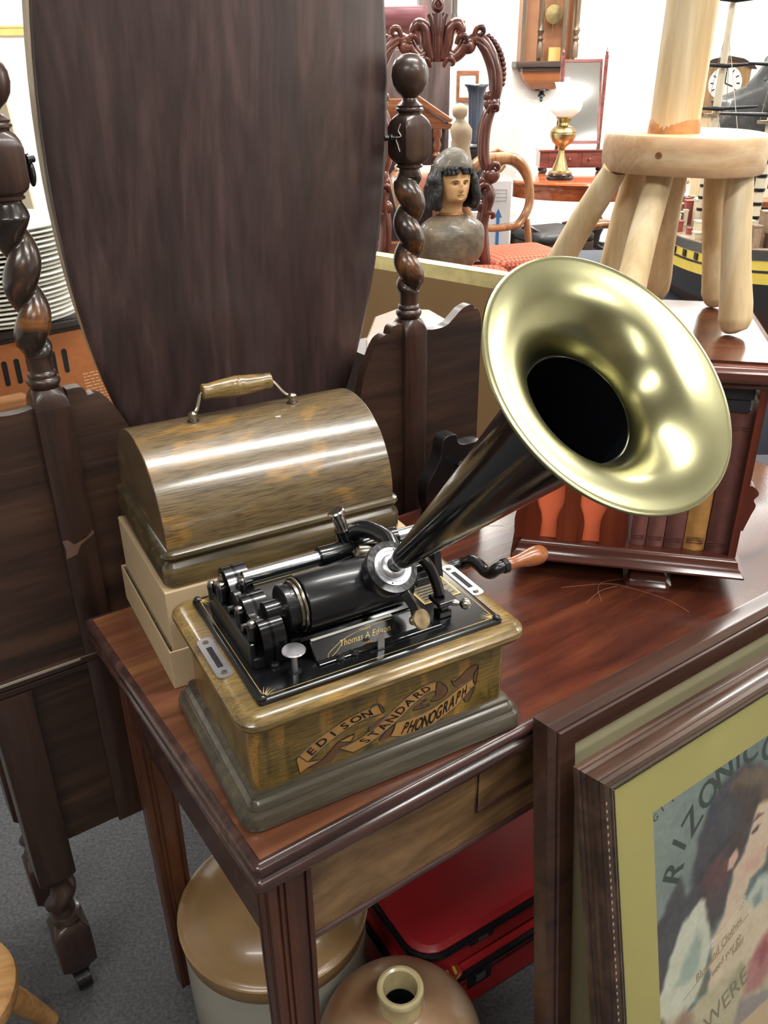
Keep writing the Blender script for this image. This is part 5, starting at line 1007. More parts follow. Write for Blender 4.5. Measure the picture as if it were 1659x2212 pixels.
# head and neck: one continuous surface with brows, eye hollows, nose, lips and chin
def head_pt(u, v):
    """u: longitude, 0 faces -y; v: height 0..1 from neck to crown"""
    z = 0.275+0.285*v
    prof = np.interp(v, [0, .12, .22, .30, .36, .45, .55, .70, .85, .95, 1], [.058, .056, .058, .066, .072, .080, .085, .088, .078, .05, .004])
    dep = np.interp(v, [0, .12, .20, .245, .30, .36, .45, .55, .70, .85, .95, 1], [.056, .056, .062, .088, .096, .097, .098, .098, .100, .09, .058, .005])
    yc = np.interp(v, [0, .15, .3, .6, 1], [0.012, 0.010, -0.004, 0.0, 0.01])
    f = max(math.cos(u), 0)
    x = prof*math.sin(u)*(1-0.06*f); y = yc-dep*math.cos(u)*(1 if math.cos(u) > 0 else .93)
    g = lambda u0, v0, su, sv: math.exp(-((u-u0)/su)**2-((v-v0)/sv)**2)
    y -= 0.024*g(0, .435, .13, .035)+0.016*g(0, .49, .10, .05)+0.008*g(0, .54, .11, .04)          # nose
    y += 0.010*(g(.36, .535, .20, .032)+g(-.36, .535, .20, .032))                                   # eye hollows
    y -= 0.006*(g(.36, .585, .25, .02)+g(-.36, .585, .25, .02))                                     # brows
    y -= 0.007*g(0, .375, .22, .013)+0.007*g(0, .345, .20, .013)-0.004*g(0, .36, .26, .006)          # lips
    y -= 0.008*g(0, .275, .25, .03)
    y += 0.005*g(0, .315, .2, .015)
    return (x, y, z)
NUh, NVh = 72, 60
mb = MB(); mb.loft([[head_pt(-PI+2*PI*j/NUh, i/(NVh-1)) for j in range(NUh)] for i in range(NVh)]); hd = mb.build('head', M['skin'], bu, 80)
def facep(u, v, out=0.0015): p = head_pt(u, v); return (p[0]*1.01, p[1]-out, p[2])
for s in (-1, 1):
    mb = MB(); mb.sphere((facep(s*.36, .535, 0.001)), 0.0085, 14, 8, (1.3, .45, .7)); e_ = mb.build('eye', plain('eye_white', C(196, 180, 150), 0.3), hd)
    mb = MB(); mb.sphere((facep(s*.345, .535, 0.0042)), 0.0042, 10, 8, (1, .4, 1)); mb.build('iris', plain('iris', C(70, 52, 38), 0.3), hd)
    mb = MB(); mb.tube(spline([facep(s*.16, .582, .002), facep(s*.34, .598, .003), facep(s*.56, .578, .002)], 5), [.002, .0026, .003, .003, .003, .003, .0026, .002, .0018, .0015, .001][:11], 6, flat=.6); mb.build('eyebrow', M['hair'], hd)
    mb = MB(); mb.tube(spline([facep(s*.2, .54, .0025), facep(s*.36, .555, .003), facep(s*.54, .538, .002)], 5), 0.0014, 6); mb.build('eyelid', M['knot'], hd)
mb = MB(); mb.tube(spline([facep(-.26, .358, .002), facep(-.1, .362, .0015), facep(0, .359, .0015), facep(.1, .362, .0015), facep(.26, .358, .002)], 4), [.001]+[.0034]*15+[.001], 8, flat=.8); mb.build('lips', plain('lip_paint', C(150, 92, 66), 0.5), hd)
# hair: a bob of locks round the head
k_ = 0
for i in range(22):
    a = rad(-118+236*i/21)  # around the back, 0 = back
    if abs(a) > rad(118): continue
    sx, cy = math.sin(a), math.cos(a); mb = MB()
    pts = []
    for z, r in ((0.50, .088), (0.45, .108), (0.40, .116), (0.35, .118), (0.305, .108)):
        pts.append((sx*r*0.98+0.006*math.sin(z*50+i), 0.004+cy*r*1.02, z+0.006*math.sin(i*3)))
    mb.tube(spline(pts, 4), [.014]*4+[.021]*4+[.024]*4+[.021]*4+[.01], 10); mb.build('hair_lock', M['hair'], bu, 60)
for u in (-.95, -.75, -.55, -.36, .08, .2, .5, .72, .95):
    p0 = head_pt(u, .80); p1 = head_pt(u+.05, .75); p2 = head_pt(u+.12, .70); mb = MB(); mb.tube(spline([(p0[0]*1.08, p0[1]*1.08, p0[2]), (p1[0]*1.1, p1[1]*1.1, p1[2]), (p2[0]*1.06, p2[1]*1.06, p2[2]-.012*abs(u))], 4), [.016]*4+[.013]*4+[.003], 8); mb.build('fringe_lock', M['hair'], bu, 60)
rings = []
for i in range(12):
    t = i/11; z = 0.496+0.092*t; k = math.sqrt(max(1-(t**1.7), 0.0005))
    rings.append([((.104*k+.004*math.sin(5*q+i))*math.cos(q), 0.008+(.116*k+.004*math.sin(4*q))*math.sin(q), z-0.045*max(math.sin(q), 0)*(1-t)+.012*max(-math.sin(q), 0)*(1-t)**2-.02*abs(math.cos(q))*(1-t)) for q in [2*PI*j/40 for j in range(40)]])
mb = MB(); mb.loft(rings); mb.build('cap', M['capm'], bu, 70)

# ------------------------------------------------------------------ back of the shop, middle
M['wardrobe'] = wood('grey_brown_wardrobe', C(66, 52, 50), C(92, 76, 72), C(108, 92, 88), 'z', 4, 8, 0.45, 0.1, 0.05)
wd = thing('wardrobe', 'dark wardrobe with a purple brown cornice behind the mirror', 'wardrobe', (-0.295, 6.2, 0))
mb = MB(); mb.box(-0.545, 0.545, 0, 0.4, 0.06, 1.60); mb.build('carcase', M['wardrobe'], wd, 0)
mb = MB(); mould(mb, -0.55, 0.55, 0.05, 0.4, 0.003, [(0.01, 1.60), (0.012, 1.64), (0.03, 1.67), (0.035, 1.69), (0.05, 1.71), (0.055, 1.79), (0.05, 1.80)], 2); mb.build('cornice', wood('purple_cornice', C(92, 52, 56), C(120, 76, 82), None, 'x', 4, 8, 0.35, 0.2, 0.03), wd, 35)
for x in (-0.27, 0.27):
    mb = MB(); mb.box(x-0.25, x+0.25, -0.012, 0.0, 0.1, 1.56); dd = mb.build('door', M['wardrobe'], wd, 0, 0.004)
    mb = MB(); mb.sphere((x*0.15, -0.022, 0.85), 0.014); mb.build('door_knob', M['oldbrass'], dd)
mb = MB(); mb.box(-0.55, 0.55, -0.01, 0.41, 0.0, 0.06); mb.build('plinth', M['wardrobe'], wd, 0)
pn = thing('tall_grey_panel', 'tall plain grey brown cupboard side standing right of the wardrobe', 'cupboard', (0.383, 6.72, 0))
mb = MB(); mb.box(-0.11, 0.11, 0, 0.42, 0.05, 2.35); mb.build('side', M['wardrobe'], pn, 0, 0.004)
mb = MB(); mb.box(-0.12, 0.12, -0.01, 0.43, 0, 0.05); mb.build('plinth', M['wardrobe'], pn, 0)
gc = thing('gabled_cabinet', 'orange mahogany cabinet with a sloping pediment and turned columns', 'cabinet', (0.10, 5.75, 0))
M['orm'] = wood('orange_mahogany', C(104, 58, 36), C(138, 84, 54), C(160, 104, 72), 'x', 5, 8, 0.3, 0.3, 0.05)
for s in (-1, 1):
    mb = MB(); mb.prism([(s*0.33, 1.155), (s*0.345, 1.175), (s*0.12, 1.315), (s*0.085, 1.31), (s*0.085, 1.285)], -0.03, 0.26, 'y'); mb.build('pediment_moulding', M['orm'], gc, 0, 0.006)
mb = MB(); mb.prism([(-0.31, 1.15), (0.31, 1.15), (0.085, 1.285), (-0.085, 1.285)], 0.0, 0.25, 'y'); mb.build('tympanum', M['orm'], gc, 0)
mb = MB(); mb.box(-0.34, 0.34, -0.02, 0.26, 1.12, 1.15); mb.build('frieze', M['orm'], gc, 0, 0.004)
mb = MB(); mb.box(-0.30, 0.30, 0.04, 0.25, 0.45, 1.12); mb.build('body', plain('dark_body', C(52, 44, 46), 0.4, 0, 0.2), gc, 0)
for s in (-1, 1):
    mb = MB(); mb.lathe([(0.03, 0.45), (0.03, 0.5), (0.02, 0.52), (0.024, 0.7), (0.024, 0.93), (0.016, 0.95), (0.03, 0.97), (0.016, 0.99), (0.028, 1.03), (0.018, 1.06), (0.03, 1.08), (0.03, 1.12)], 20, Matrix.Translation((s*0.25, 0.005, 0))); mb.build('column', M['orm'], gc, 50)
mb = MB(); mb.box(-0.34, 0.34, -0.03, 0.26, 0.0, 0.45); mb.build('base', M['orm'], gc, 0, 0.004)
st_ = thing('statuette', 'small beige stone statuette right of the gabled cabinet', 'statuette', (0.475, 5.5, 0))
M['stone'] = plain('beige_stone', C(142, 128, 104), 0.7, 0, 0, 0.12, 12)
mb = MB(); mb.box(-0.07, 0.07, -0.07, 0.07, 0, 0.92); mb.build('pedestal', M['stone'], st_, 0, 0.006)
mb = MB(); mb.loft([[(a*math.cos(q)+dx, a*.8*math.sin(q), z) for q in [2*PI*j/24 for j in range(24)]] for z, a, dx in ((.92, .075, 0), (.98, .065, 0), (1.03, .05, .004), (1.08, .06, .006), (1.13, .066, 0), (1.165, .045, -.004), (1.18, .026, -.006), (1.19, .026, -.008), (1.205, .042, -.01), (1.235, .046, -.01), (1.262, .03, -.01), (1.27, .006, -.01))]); mb.build('figure', M['stone'], st_, 70)
M['vase'] = plain('blue_grey_glaze', C(54, 62, 76), 0.25, 0, 0.4, 0.08, 6); M['vase2'] = plain('dark_blue_glaze', C(34, 40, 50), 0.3, 0, 0.3, 0.1, 6)
v1 = thing('vase', 'tall blue grey flared vase standing on the white shelf', 'vase', (0.632, 6.22, 1.003))
mb = MB(); mb.lathe([(0.0005, 0), (0.045, 0), (0.048, 0.02), (0.047, 0.1), (0.05, 0.22), (0.054, 0.3), (0.065, 0.335), (0.082, 0.35), (0.078, 0.355), (0.055, 0.34), (0.04, 0.3), (0.0005, 0.05)], 40); mb.build('body', M['vase'], v1, 50)
v2 = thing('vase', 'dark blue square jardiniere vase standing below the tall blue one', 'vase', (0.63, 6.06, 0.603))
mb = MB(); mould(mb, -0.06, 0.06, -0.06, 0.06, 0.01, [(-0.01, 0), (0, 0.01), (0, 0.34), (0.004, 0.37), (0.02, 0.385), (0.022, 0.395), (0.012, 0.396), (-0.01, 0.38), (-0.012, 0.1)], 3); mb.build('body', M['vase2'], v2, 35)
sh = thing('white_unit', 'white shelf unit carrying the blue vases', 'shelf', (0.70, 6.30, 0))
mb = MB(); mb.box(-0.2, 0.2, -0.12, 0.3, 0.97, 1.0025); mb.build('shelf', M['white'], sh, 0, 0.003)
mb = MB(); mb.box(-0.2, 0.2, -0.33, 0.3, 0.57, 0.6025); mb.build('shelf', M['white'], sh, 0, 0.003)
mb = MB(); mb.box(-0.2, -0.17, -0.1, 0.3, 0, 0.97); mb.box(0.17, 0.2, -0.1, 0.3, 0, 0.97); mb.build('side', M['white'], sh, 0)
mb = MB(); mb.box(-0.17, 0.17, 0.28, 0.3, 0, 0.97); mb.build('back', M['white'], sh, 0)
mb = MB(); mb.box(-0.17, 0.17, -0.33, -0.30, 0, 0.57); mb.build('front', M['white'], sh, 0)
fr_ = thing('small_frame', 'small brown framed picture hung on the back wall between carved frame scrolls', 'picture', (0.75, 8.16, 1.20)); fr_.scale = (0.62, 1, 0.62)
for (a, b_, c, d) in ((-.15, .15, 0, .05), (-.15, .15, .33, .38), (-.15, -.11, .05, .33), (.11, .15, .05, .33)):
    mb = MB(); mb.box(a, b_, 0, .035, c, d); mb.build('frame_rail', M['orm'], fr_, 0)
mb = MB(); mb.box(-.11, .11, .012, .03, .05, .33); mb.build('print', M['white'], fr_, 0)
cd = thing('white_board', 'blank white board standing on the carton behind the balloon back chair', 'board', (0.662, 5.76, 0.4855), -8)
mb = MB(); mb.prism([(-0.005, 0.335), (0.18, 0.335), (0.238, 0.72), (0.035, 0.765)], 0, 0.03, 'y'); mb.build('sheet', M['white'], cd, 0, 0.002)
mb = MB(); mb.prism([(-0.025, 0.335), (-0.006, 0.335), (0.034, 0.765), (0.01, 0.768)], 0.002, 0.03, 'y'); mb.build('cream_edge', plain('cream_edge', C(230, 214, 176), 0.7), cd, 0)
bxw = thing('white_carton', 'white carton with a blue arrow and printed panel seen through the balloon back', 'box', (0.655, 5.735, 0), -4)
mb = MB(); mb.box(0, 0.17, 0, 0.12, 0.0, 0.82); mb.build('carton', plain('white_card', C(214, 214, 216), 0.7), bxw, 0, 0.003)
M['blue'] = plain('blue_ink', C(62, 116, 178), 0.6)
mb = MB(); mb.box(0.083, 0.103, -0.0015, 0, 0.40, 0.60); mb.add([(0.068, -0.001, 0.60), (0.118, -0.001, 0.60), (0.093, -0.001, 0.655)], [(0, 1, 2)]); mb.build('arrow', M['blue'], bxw, 0)
mb = MB(); M['greyink'] = plain('grey_ink', C(150, 152, 156), 0.6)
for z in (0.70, 0.722, 0.744, 0.766): mb.box(0.05, 0.14, -0.001, 0, z, z+0.003)
mb.box(0.137, 0.14, -0.001, 0, 0.70, 0.769); mb.build('label_rules', M['greyink'], bxw, 0)['kind'] = 'stuff'
pk = thing('pink_stool', 'low stool with a pink padded top behind the twist post', 'stool', (0.26, 5.25, 0))
mb = MB(); mould(mb, -0.13, 0.13, -0.13, 0.13, 0.05, [(0, 0.82), (0.008, 0.84), (0.008, 0.90), (0, 0.925), (-0.03, 0.945), (-0.09, 0.955)], 5); mb.build('pad', plain('pink_cloth', C(206, 138, 120), 0.8), pk, 60)
for sx in (-1, 1):
    for sy in (-1, 1):
        mb = MB(); mb.tube([(sx*0.11, sy*0.11, 0.002), (sx*0.1, sy*0.1, 0.821)], [.012, .018], 10); mb.build('leg', M['mahog_z'], pk)

# oval table, lamp, dressing mirror
ot = thing('oval_table', 'polished oval mahogany table at the back carrying the oil lamp', 'table', (1.62, 6.85, 0))
M['ovt'] = wood('orange_table', C(136, 64, 32), C(178, 92, 50), C(200, 116, 70), 'x', 4, 8, 0.15, 0.5, 0.02)
def ell(a, b_, z, n=64): return [(a*math.cos(2*PI*j/n), b_*math.sin(2*PI*j/n), z) for j in range(n)]
mb = MB(); mb.loft([ell(.70, .50, .69), ell(.73, .53, .70), ell(.75, .55, .715), ell(.745, .545, .728), ell(.73, .53, .73)]); mb.build('top', M['ovt'], ot, 35)
mb = MB(); mb.loft([ell(.66, .46, .60), ell(.665, .465, .61), ell(.665, .465, .69)]); mb.build('frieze', M['ovt'], ot, 35)
mb = MB(); mb.lathe([(0.12, .12), (0.13, .16), (0.06, .2), (0.07, .3), (0.1, .38), (0.06, .45), (0.05, .52), (0.12, .58), (0.14, .60)], 28); mb.build('pedestal', M['dkcase'], ot, 40)
for a in (0, 90, 180, 270):
    ca, sa = math.cos(rad(a+20)), math.sin(rad(a+20)); mb = MB(); mb.tube(spline([(0.08*ca, 0.08*sa, .2), (.22*ca, .22*sa, .17), (.4*ca, .4*sa, .06), (.47*ca, .47*sa, .028)], 5), [.045]*5+[.035]*11, 12); mb.build('leg', M['dkcase'], ot, 60)
lm = thing('oil_lamp', 'brass oil lamp with a white glass shade on the oval table', 'lamp', (1.295, 6.62, 0.73))
mb = MB(); mb.lathe([(0.0005, 0), (0.098, 0), (0.1, 0.008), (0.1, 0.02), (0.088, 0.026), (0.09, 0.034), (0.082, 0.042)], 40); mb.build('black_base', M['black'], lm, 40)
mb = MB(); mb.lathe([(0.08, 0.042), (0.082, 0.05), (0.06, 0.062), (0.055, 0.08), (0.036, 0.13), (0.024, 0.165), (0.02, 0.195), (0.026, 0.2), (0.02, 0.206), (0.034, 0.22), (0.072, 0.25), (0.09, 0.285), (0.093, 0.305), (0.088, 0.31), (0.092, 0.316), (0.08, 0.335), (0.06, 0.35), (0.04, 0.358), (0.036, 0.375), (0.05, 0.4), (0.055, 0.402), (0.055, 0.41), (0.03, 0.412)], 40); mb.build('brass_body', M['oldbrass'], lm, 40)
mb = MB(); mb.lathe([(0.058, 0.411), (0.07, 0.418), (0.108, 0.45), (0.12, 0.485), (0.112, 0.52), (0.085, 0.55), (0.07, 0.575), (0.074, 0.61), (0.085, 0.63), (0.082, 0.63), (0.066, 0.575), (0.08, 0.548), (0.107, 0.518), (0.115, 0.485), (0.104, 0.453), (0.06, 0.42)], 40); mb.build('glass_shade', plain('opal_glass', C(246, 246, 242), 0.25, 0, 0.3), lm, 50)
mb = MB(); mb.lathe([(0.02, 0.41), (0.026, 0.45), (0.02, 0.5), (0.018, 0.66), (0.016, 0.66), (0.016, 0.42)], 24); mb.build('chimney', M['white'], lm, 50)
tm = thing('toilet_mirror', 'swing toilet mirror with red drawer base on the oval table behind the lamp', 'mirror', (1.50, 7.05, 0.73))
M['redm'] = wood('red_mahogany_box', C(84, 44, 40), C(112, 60, 54), C(132, 80, 72), 'x', 5, 8, 0.25, 0.4, 0.03)
mb = MB(); mb.box(-0.29, 0.25, -0.05, 0.14, 0.04, 0.155); bb = mb.build('box', M['redm'], tm, 0, 0.003)
mb = MB(); mb.box(-0.30, 0.26, -0.06, 0.15, 0.155, 0.168); mb.build('box_top', M['redm'], tm, 0, 0.003)
for x in (-0.105, 0.145):
    mb = MB(); mb.box(x-0.115, x+0.095, -0.054, -0.0495, 0.052, 0.145); q = mb.build('drawer', M['redm'], tm, 0, 0.002)
    for dx in (-0.06, 0.04):
        mb = MB(); mb.sphere((x+dx, -0.06, 0.1), 0.011, 12, 8); mb.build('drawer_knob', M['redm'], q)
for x in (-0.25, 0.2):
    for y in (-0.03, 0.12):
        mb = MB(); mb.lathe([(0.012, 0.0006), (0.022, 0.01), (0.022, 0.03), (0.014, 0.04)], 14, Matrix.Translation((x, y, 0))); mb.build('foot', M['dkcase'], tm)
for x in (-0.155, 0.165):
    mb = MB(); mb.box(x-0.011, x+0.011, 0.03, 0.055, 0.168, 0.80); mb.build('upright', M['redm'], tm, 0)
    mb = MB(); mb.lathe([(0.008, .80), (0.012, .82), (0.004, .835), (0.003, .85)], 12, Matrix.Translation((x, 0.043, 0))); mb.build('finial', M['redm'], tm)
T_ = Matrix.Translation((0.005, 0.043, 0.49)) @ Matrix.Rotation(rad(-13), 4, 'X')
for k, (a, b_, c, d) in enumerate(((-.146, .146, .27, .29), (-.146, .146, -.29, -.27), (-.146, -.130, -.27, .27), (.130, .146, -.27, .27))):
    mb = MB(); mb.box(a, b_, -.01, .01, c, d, T_); mb.build('frame_rail', M['redm'], tm, 0)
mb = MB(); mb.box(-.130, .130, -.004, .004, -.27, .27, T_); mb.build('mirror_glass', M['mirror'], tm, 0)
dc = thing('black_seat_chair', 'dark wooden chair with a black seat in front of the oval table', 'chair', (1.14, 5.95, 0), 25)
mb = MB(); mould(mb, -0.21, 0.21, -0.2, 0.2, 0.05, [(0, 0.43), (0.01, 0.44), (0.01, 0.47), (-0.01, 0.49), (-0.08, 0.505)], 5); mb.build('seat', plain('black_leather', C(30, 28, 30), 0.5), dc, 60)
mb = MB(); mould(mb, -0.215, 0.215, -0.205, 0.205, 0.04, [(0, 0.37), (0, 0.43)], 4); mb.build('seat_rail', M['dk_x'], dc, 35)
for sx in (-1, 1):
    mb = MB(); mb.lathe([(0.012, 0.002), (0.02, 0.04), (0.014, 0.08), (0.022, 0.2), (0.016, 0.3), (0.024, 0.33), (0.024, 0.37)], 14, Matrix.Translation((sx*0.18, -0.17, 0))); mb.build('leg', M['dk_z'], dc, 40)
    mb = MB(); mb.tube([(sx*0.18, 0.2, 0.002), (sx*0.18, 0.17, 0.37)], .016, 10); mb.build('leg', M['dk_z'], dc)
    mb = MB(); mb.tube(spline([(sx*0.16, -0.1, 0.49), (sx*0.19, 0, 0.52), (sx*0.16, 0.1, 0.50)], 4), .012, 8); mb.build('seat_roll', M['dk_z'], dc)
bcx = thing('brown_chair', 'brown wooden chair with a scrolled top rail behind the pine stand', 'chair', (1.02, 4.05, 0), 10)
mb = MB(); mb.tube(spline([(-0.20, 0, 0.74), (-0.1, 0, 0.80), (0, 0, 0.815), (0.1, 0, 0.80), (0.20, 0, 0.74)], 6), [.02]*6+[.036]*13+[.02]*6, 12, flat=.6); mb.build('top_rail', M['walnut'], bcx, 60)
mb = MB(); mb.sphere((0.06, -0.03, 0.79), 0.045, 14, 10, (1, .6, 1)); mb.build('scroll', M['mahog_z'], bcx, 60)
mb = MB(); mb.tube([(-0.18, 0, 0.64), (0.18, 0, 0.64)], .016, 10); mb.build('cross_rail', M['walnut'], bcx)
for sx in (-1, 1):
    mb = MB(); mb.tube([(sx*0.18, 0.03, 0.002), (sx*0.18, 0, 0.42), (sx*0.19, 0, 0.75)], .017, 10); mb.build('leg', M['walnut'], bcx)
    mb = MB(); mb.tube([(sx*0.18, -0.38, 0.002), (sx*0.18, -0.36, 0.42)], [.012, .018], 10); mb.build('leg', M['walnut'], bcx)
mb = MB(); mould(mb, -0.2, 0.2, -0.39, 0.02, 0.03, [(0, 0.40), (0.005, 0.41), (0.005, 0.43), (-0.02, 0.445)], 4); mb.build('seat', M['mahog_edge'], bcx, 50)

# wall clock
wc = thing('wall_clock', 'long glazed regulator wall clock in walnut case hung on the back wall', 'clock', (1.40, 8.19, 0))
M['clk'] = wood('clock_walnut', C(62, 48, 36), C(92, 74, 56), C(120, 98, 74), 'z', 6, 8, 0.35, 0.2, 0.04)
mb = MB(); mb.box(-0.24, 0.20, -0.02, 0.0, 1.50, 2.75); mb.box(-0.24, -0.215, -0.2, -0.02, 1.50, 2.75); mb.box(0.175, 0.20, -0.2, -0.02, 1.50, 2.75); mb.build('case', plain('pale_case', C(160, 112, 76), 0.5, 0, 0, 0.06, 6), wc, 0)
for x in (-0.225, -0.09, 0.105, 0.185):
    mb = MB(); mb.box(x-0.018, x+0.018, -0.225, -0.2, 1.50, 2.75); mb.build('door_stile', M['clk'], wc, 0, 0.003)
for x in (-0.09, 0.20):
    mb = MB(); mb.lathe([(0.02, 1.52), (0.024, 1.54), (0.024, 1.62), (0.014, 1.64), (0.026, 1.66), (0.012, 1.68), (0.03, 1.72), (0.012, 1.75), (0.018, 1.78), (0.018, 2.7)], 18, Matrix.Translation((x, -0.245, 0))); mb.build('column', M['clk'], wc, 50)
mb = MB(); mb.box(-0.28, 0.22, -0.27, 0.0, 1.455, 1.50); mb.box(-0.22, 0.2, -0.24, 0, 1.425, 1.455); mb.build('shelf', M['dk_x'], wc, 0, 0.004)
mb = MB(); mb.loft([[(x0, y0, z) for x0, y0 in ((-a-.02, -b_), (a-.02, -b_), (a-.02, 0), (-a-.02, 0))] for z, a, b_ in ((1.425, .2, .22), (1.36, .17, .19), (1.345, .15, .18), (1.29, .1, .12))]); mb.build('tail', plain('tail_walnut', C(164, 104, 66), 0.4, 0, 0.2, 0.1, 8), wc, 0)
mb = MB(); mb.lathe([(0.06, 1.29), (0.062, 1.28), (0.03, 1.275), (0.02, 1.26), (0.03, 1.245), (0.034, 1.235), (0.01, 1.22), (0.014, 1.205), (0.002, 1.19)], 16, Matrix.Translation((-0.02, -0.06, 0))); mb.build('finial', M['iron'], wc, 40)
mb = MB(); mb.box(-0.2, 0.17, -0.205, -0.203, 1.5, 2.7); mb.build('glass', M['glass'], wc, 0)
mb = MB(); mb.tube([(0.03, -0.1, 1.72), (0.03, -0.1, 2.6)], .005, 8); mb.lathe([(0.0005, -.008), (.07, -.004), (.072, 0), (.07, .004), (.0005, .008)], 28, align((0, -1, 0), (0.03, -0.1, 1.84))); mb.build('pendulum', M['oldbrass'], wc, 40)
mb = MB(); mb.box(0.0, 0.1, -0.16, -0.06, 1.5, 1.6); mb.build('inner_block', plain('orange_block', C(236, 168, 96), 0.5), wc, 0)
wb = thing('wall_bracket', 'small dark turned bracket column on the back wall beside the carved crest', 'bracket', (0.62, 8.19, 0))
mb = MB(); mb.lathe([(0.028, 1.80), (0.04, 1.81), (0.028, 1.83), (0.022, 1.86), (0.024, 2.5)], 16, Matrix.Translation((0, -0.06, 0))); mb.build('column', plain('green_black', C(66, 62, 52), 0.5), wb, 40)
mb = MB(); mb.loft([[(x, y, z) for x, y in ((-a, -.13), (a, -.13), (a, 0), (-a, 0))] for z, a in ((1.72, .03), (1.77, .08), (1.80, .085))]); mb.build('corbel', M['clk'], wb, 0)

# ------------------------------------------------------------------ right: ship model on a covered table
stb = thing('ship_table', 'low table under a dark grey cloth carrying the ship model', 'table', (1.12, 2.75, 0))
mb = MB(); mould(mb, -0.36, 0.38, -0.72, 0.85, 0.02, [(0.0, 0.55), (0.0, 0.775), (-0.004, 0.782), (-0.02, 0.784)], 4); mb.build('cloth', plain('slate_cloth', C(58, 62, 72), 0.8, 0, 0, 0.05, 8), stb, 40)
for sx in (-0.3, 0.32):
    for sy in (-0.66, 0.78):
        mb = MB(); mb.tube([(sx, sy, 0.002), (sx, sy, 0.56)], .025, 10); mb.build('leg', M['dkcase'], stb)
sm_ = thing('ship_model', 'large rigged ship model with black and yellow striped hull', 'model ship', (0.98, 2.72, 0.784))
M['hullk'] = plain('hull_black', C(14, 16, 20), 0.4, 0, 0.2); M['hully'] = plain('hull_yellow', C(232, 206, 84), 0.45, 0, 0.2, 0.05, 30); M['hullr'] = plain('hull_brown', C(72, 46, 38), 0.5)
def hull_w(y):
    t = (y+0.68)/1.36; return 0.115*max(0.02, math.sin(PI*min(max(t, 0.02), 0.98))**0.45)
def sheer(y): return 0.06*(y/0.68)**2
ys = [-0.68+1.36*i/28 for i in range(29)]
def band(z0, z1, k0, k1, out=0.0):
    mb = MB(); r0 = []
    for y in ys:
        w = hull_w(y); s_ = sheer(y)
        r0.append([(-(w*k0+out), y, z0+s_), (-(w*k1+out), y, z1+s_), (w*k1+out, y, z1+s_), (w*k0+out, y, z0+s_)])
    mb.loft(r0); return mb
band(0.012, 0.07, .35, .85).build('keel', M['hullr'], sm_, 30)
band(0.07, 0.135, .85, .99).build('lower_hull', M['hullk'], sm_, 30)
band(0.135, 0.162, .99, 1.0).build('yellow_band', M['hully'], sm_, 30)
band(0.162, 0.168, 1.0, 1.0, .001).build('wale', M['hullk'], sm_, 30)
band(0.168, 0.192, 1.0, 1.0).build('yellow_band', M['hully'], sm_, 30)
band(0.192, 0.215, 1.0, .97, .002).build('bulwark', M['hullk'], sm_, 30)
for i in range(14):
    y = -0.52+0.08*i; w = hull_w(y)
    for s in (-1, 1):
        mb = MB(); mb.box(s*w-0.004, s*w+0.004, y-0.011, y+0.011, 0.171+sheer(y), 0.189+sheer(y)); mb.build('gun_port', M['hullk'], sm_, 0)
M['deck'] = plain('deck_wood', C(150, 126, 104), 0.6, 0, 0, 0.2, 60)
mb = MB(); r0 = [[(-hull_w(y)*.95, y, .2152+sheer(y)), (hull_w(y)*.95, y, .2152+sheer(y)), (hull_w(y)*.95, y, .2172+sheer(y)), (-hull_w(y)*.95, y, .2172+sheer(y))] for y in ys[1:-1]]; mb.loft(r0); mb.build('deck', M['deck'], sm_, 30)
rg = random.Random(11); M['ivory'] = plain('ivory', C(222, 210, 184), 0.5); M['rope'] = plain('rope', C(196, 184, 164), 0.8)
for i in range(110):
    y = rg.uniform(-.5, .5); x = rg.uniform(-.085, .085); h = rg.uniform(.014, .05)+(.05*rg.random() if abs(x) < .04 else 0); w = rg.uniform(.005, .014); z = .2172+sheer(y)
    mb = MB(); mb.box(x-w, x+w, y-w*1.2, y+w*1.2, z, z+h); mb.box(x-w*1.15, x+w*1.15, y-w*1.35, y+w*1.35, z+h, z+h+.004); mb.build('deck_fitting', rg.choice([M['ivory'], M['deck'], M['hullr'], M['ivory'], plain('deck_red', C(150, 76, 66), .6)]) if i % 5 else M['deck'], sm_, 0)
for (my, h, bands, dx) in ((-0.37, 0.92, True, 0.0), (0.03, 0.90, True, 0.0), (0.45, 0.34, False, 0)):
    mb = MB(); mb.tube([(dx, my, .15), (dx, my, .5), (dx, my, .21+h)], [.0135, .012, .005], 14); ms = mb.build('mast', M['ivory'], sm_)
    if bands:
        for k in range(8):
            z = .20+.034*k; mb = MB(); mb.lathe([(.0145, z), (.0148, z+.002), (.0148, z+.006), (.0145, z+.008)], 14, Matrix.Translation((dx, my, 0))); mb.build('mast_band', M['hullk'], ms)
    for z, L in () if my > .3 else ((.46, .13 if my > -.2 else .16), (.55, .11 if my > -.2 else .14), (.66, .09), (.82, .07)):
        zz = z
        mb = MB(); mb.tube([(dx-L, my-.02, zz+.005), (dx, my-.022, zz), (dx+L, my-.02, zz+.005)], [.003, .006, .003], 8); mb.build('yard', M['hullk'], ms)
    if my > .3: continue
    mb = MB(); mb.box(dx-.03, dx+.03, my-.016, my+.016, .53, .537); mb.build('mast_top', M['deck'], ms, 0)
    mb = MB()
    for s in (-1, 1):
        for k in range(6):
            yb = my-.08+.032*k; mb.tube([(s*hull_w(yb), yb, .215+sheer(yb)), (dx, my, .53)], .0012, 4)
        for k in range(4):
            yb = my-.05+.03*k; mb.tube([(s*.03, my, .535), (dx, my, .80)], .0009, 4)
    mb.tube([(0, my, .75), (0, my-.34, .3)], .001, 4); mb.tube([(0, my, .55), (0, my-.30, .25)], .0012, 4)
    mb.build('shrouds', M['rope'], ms)['kind'] = 'stuff'
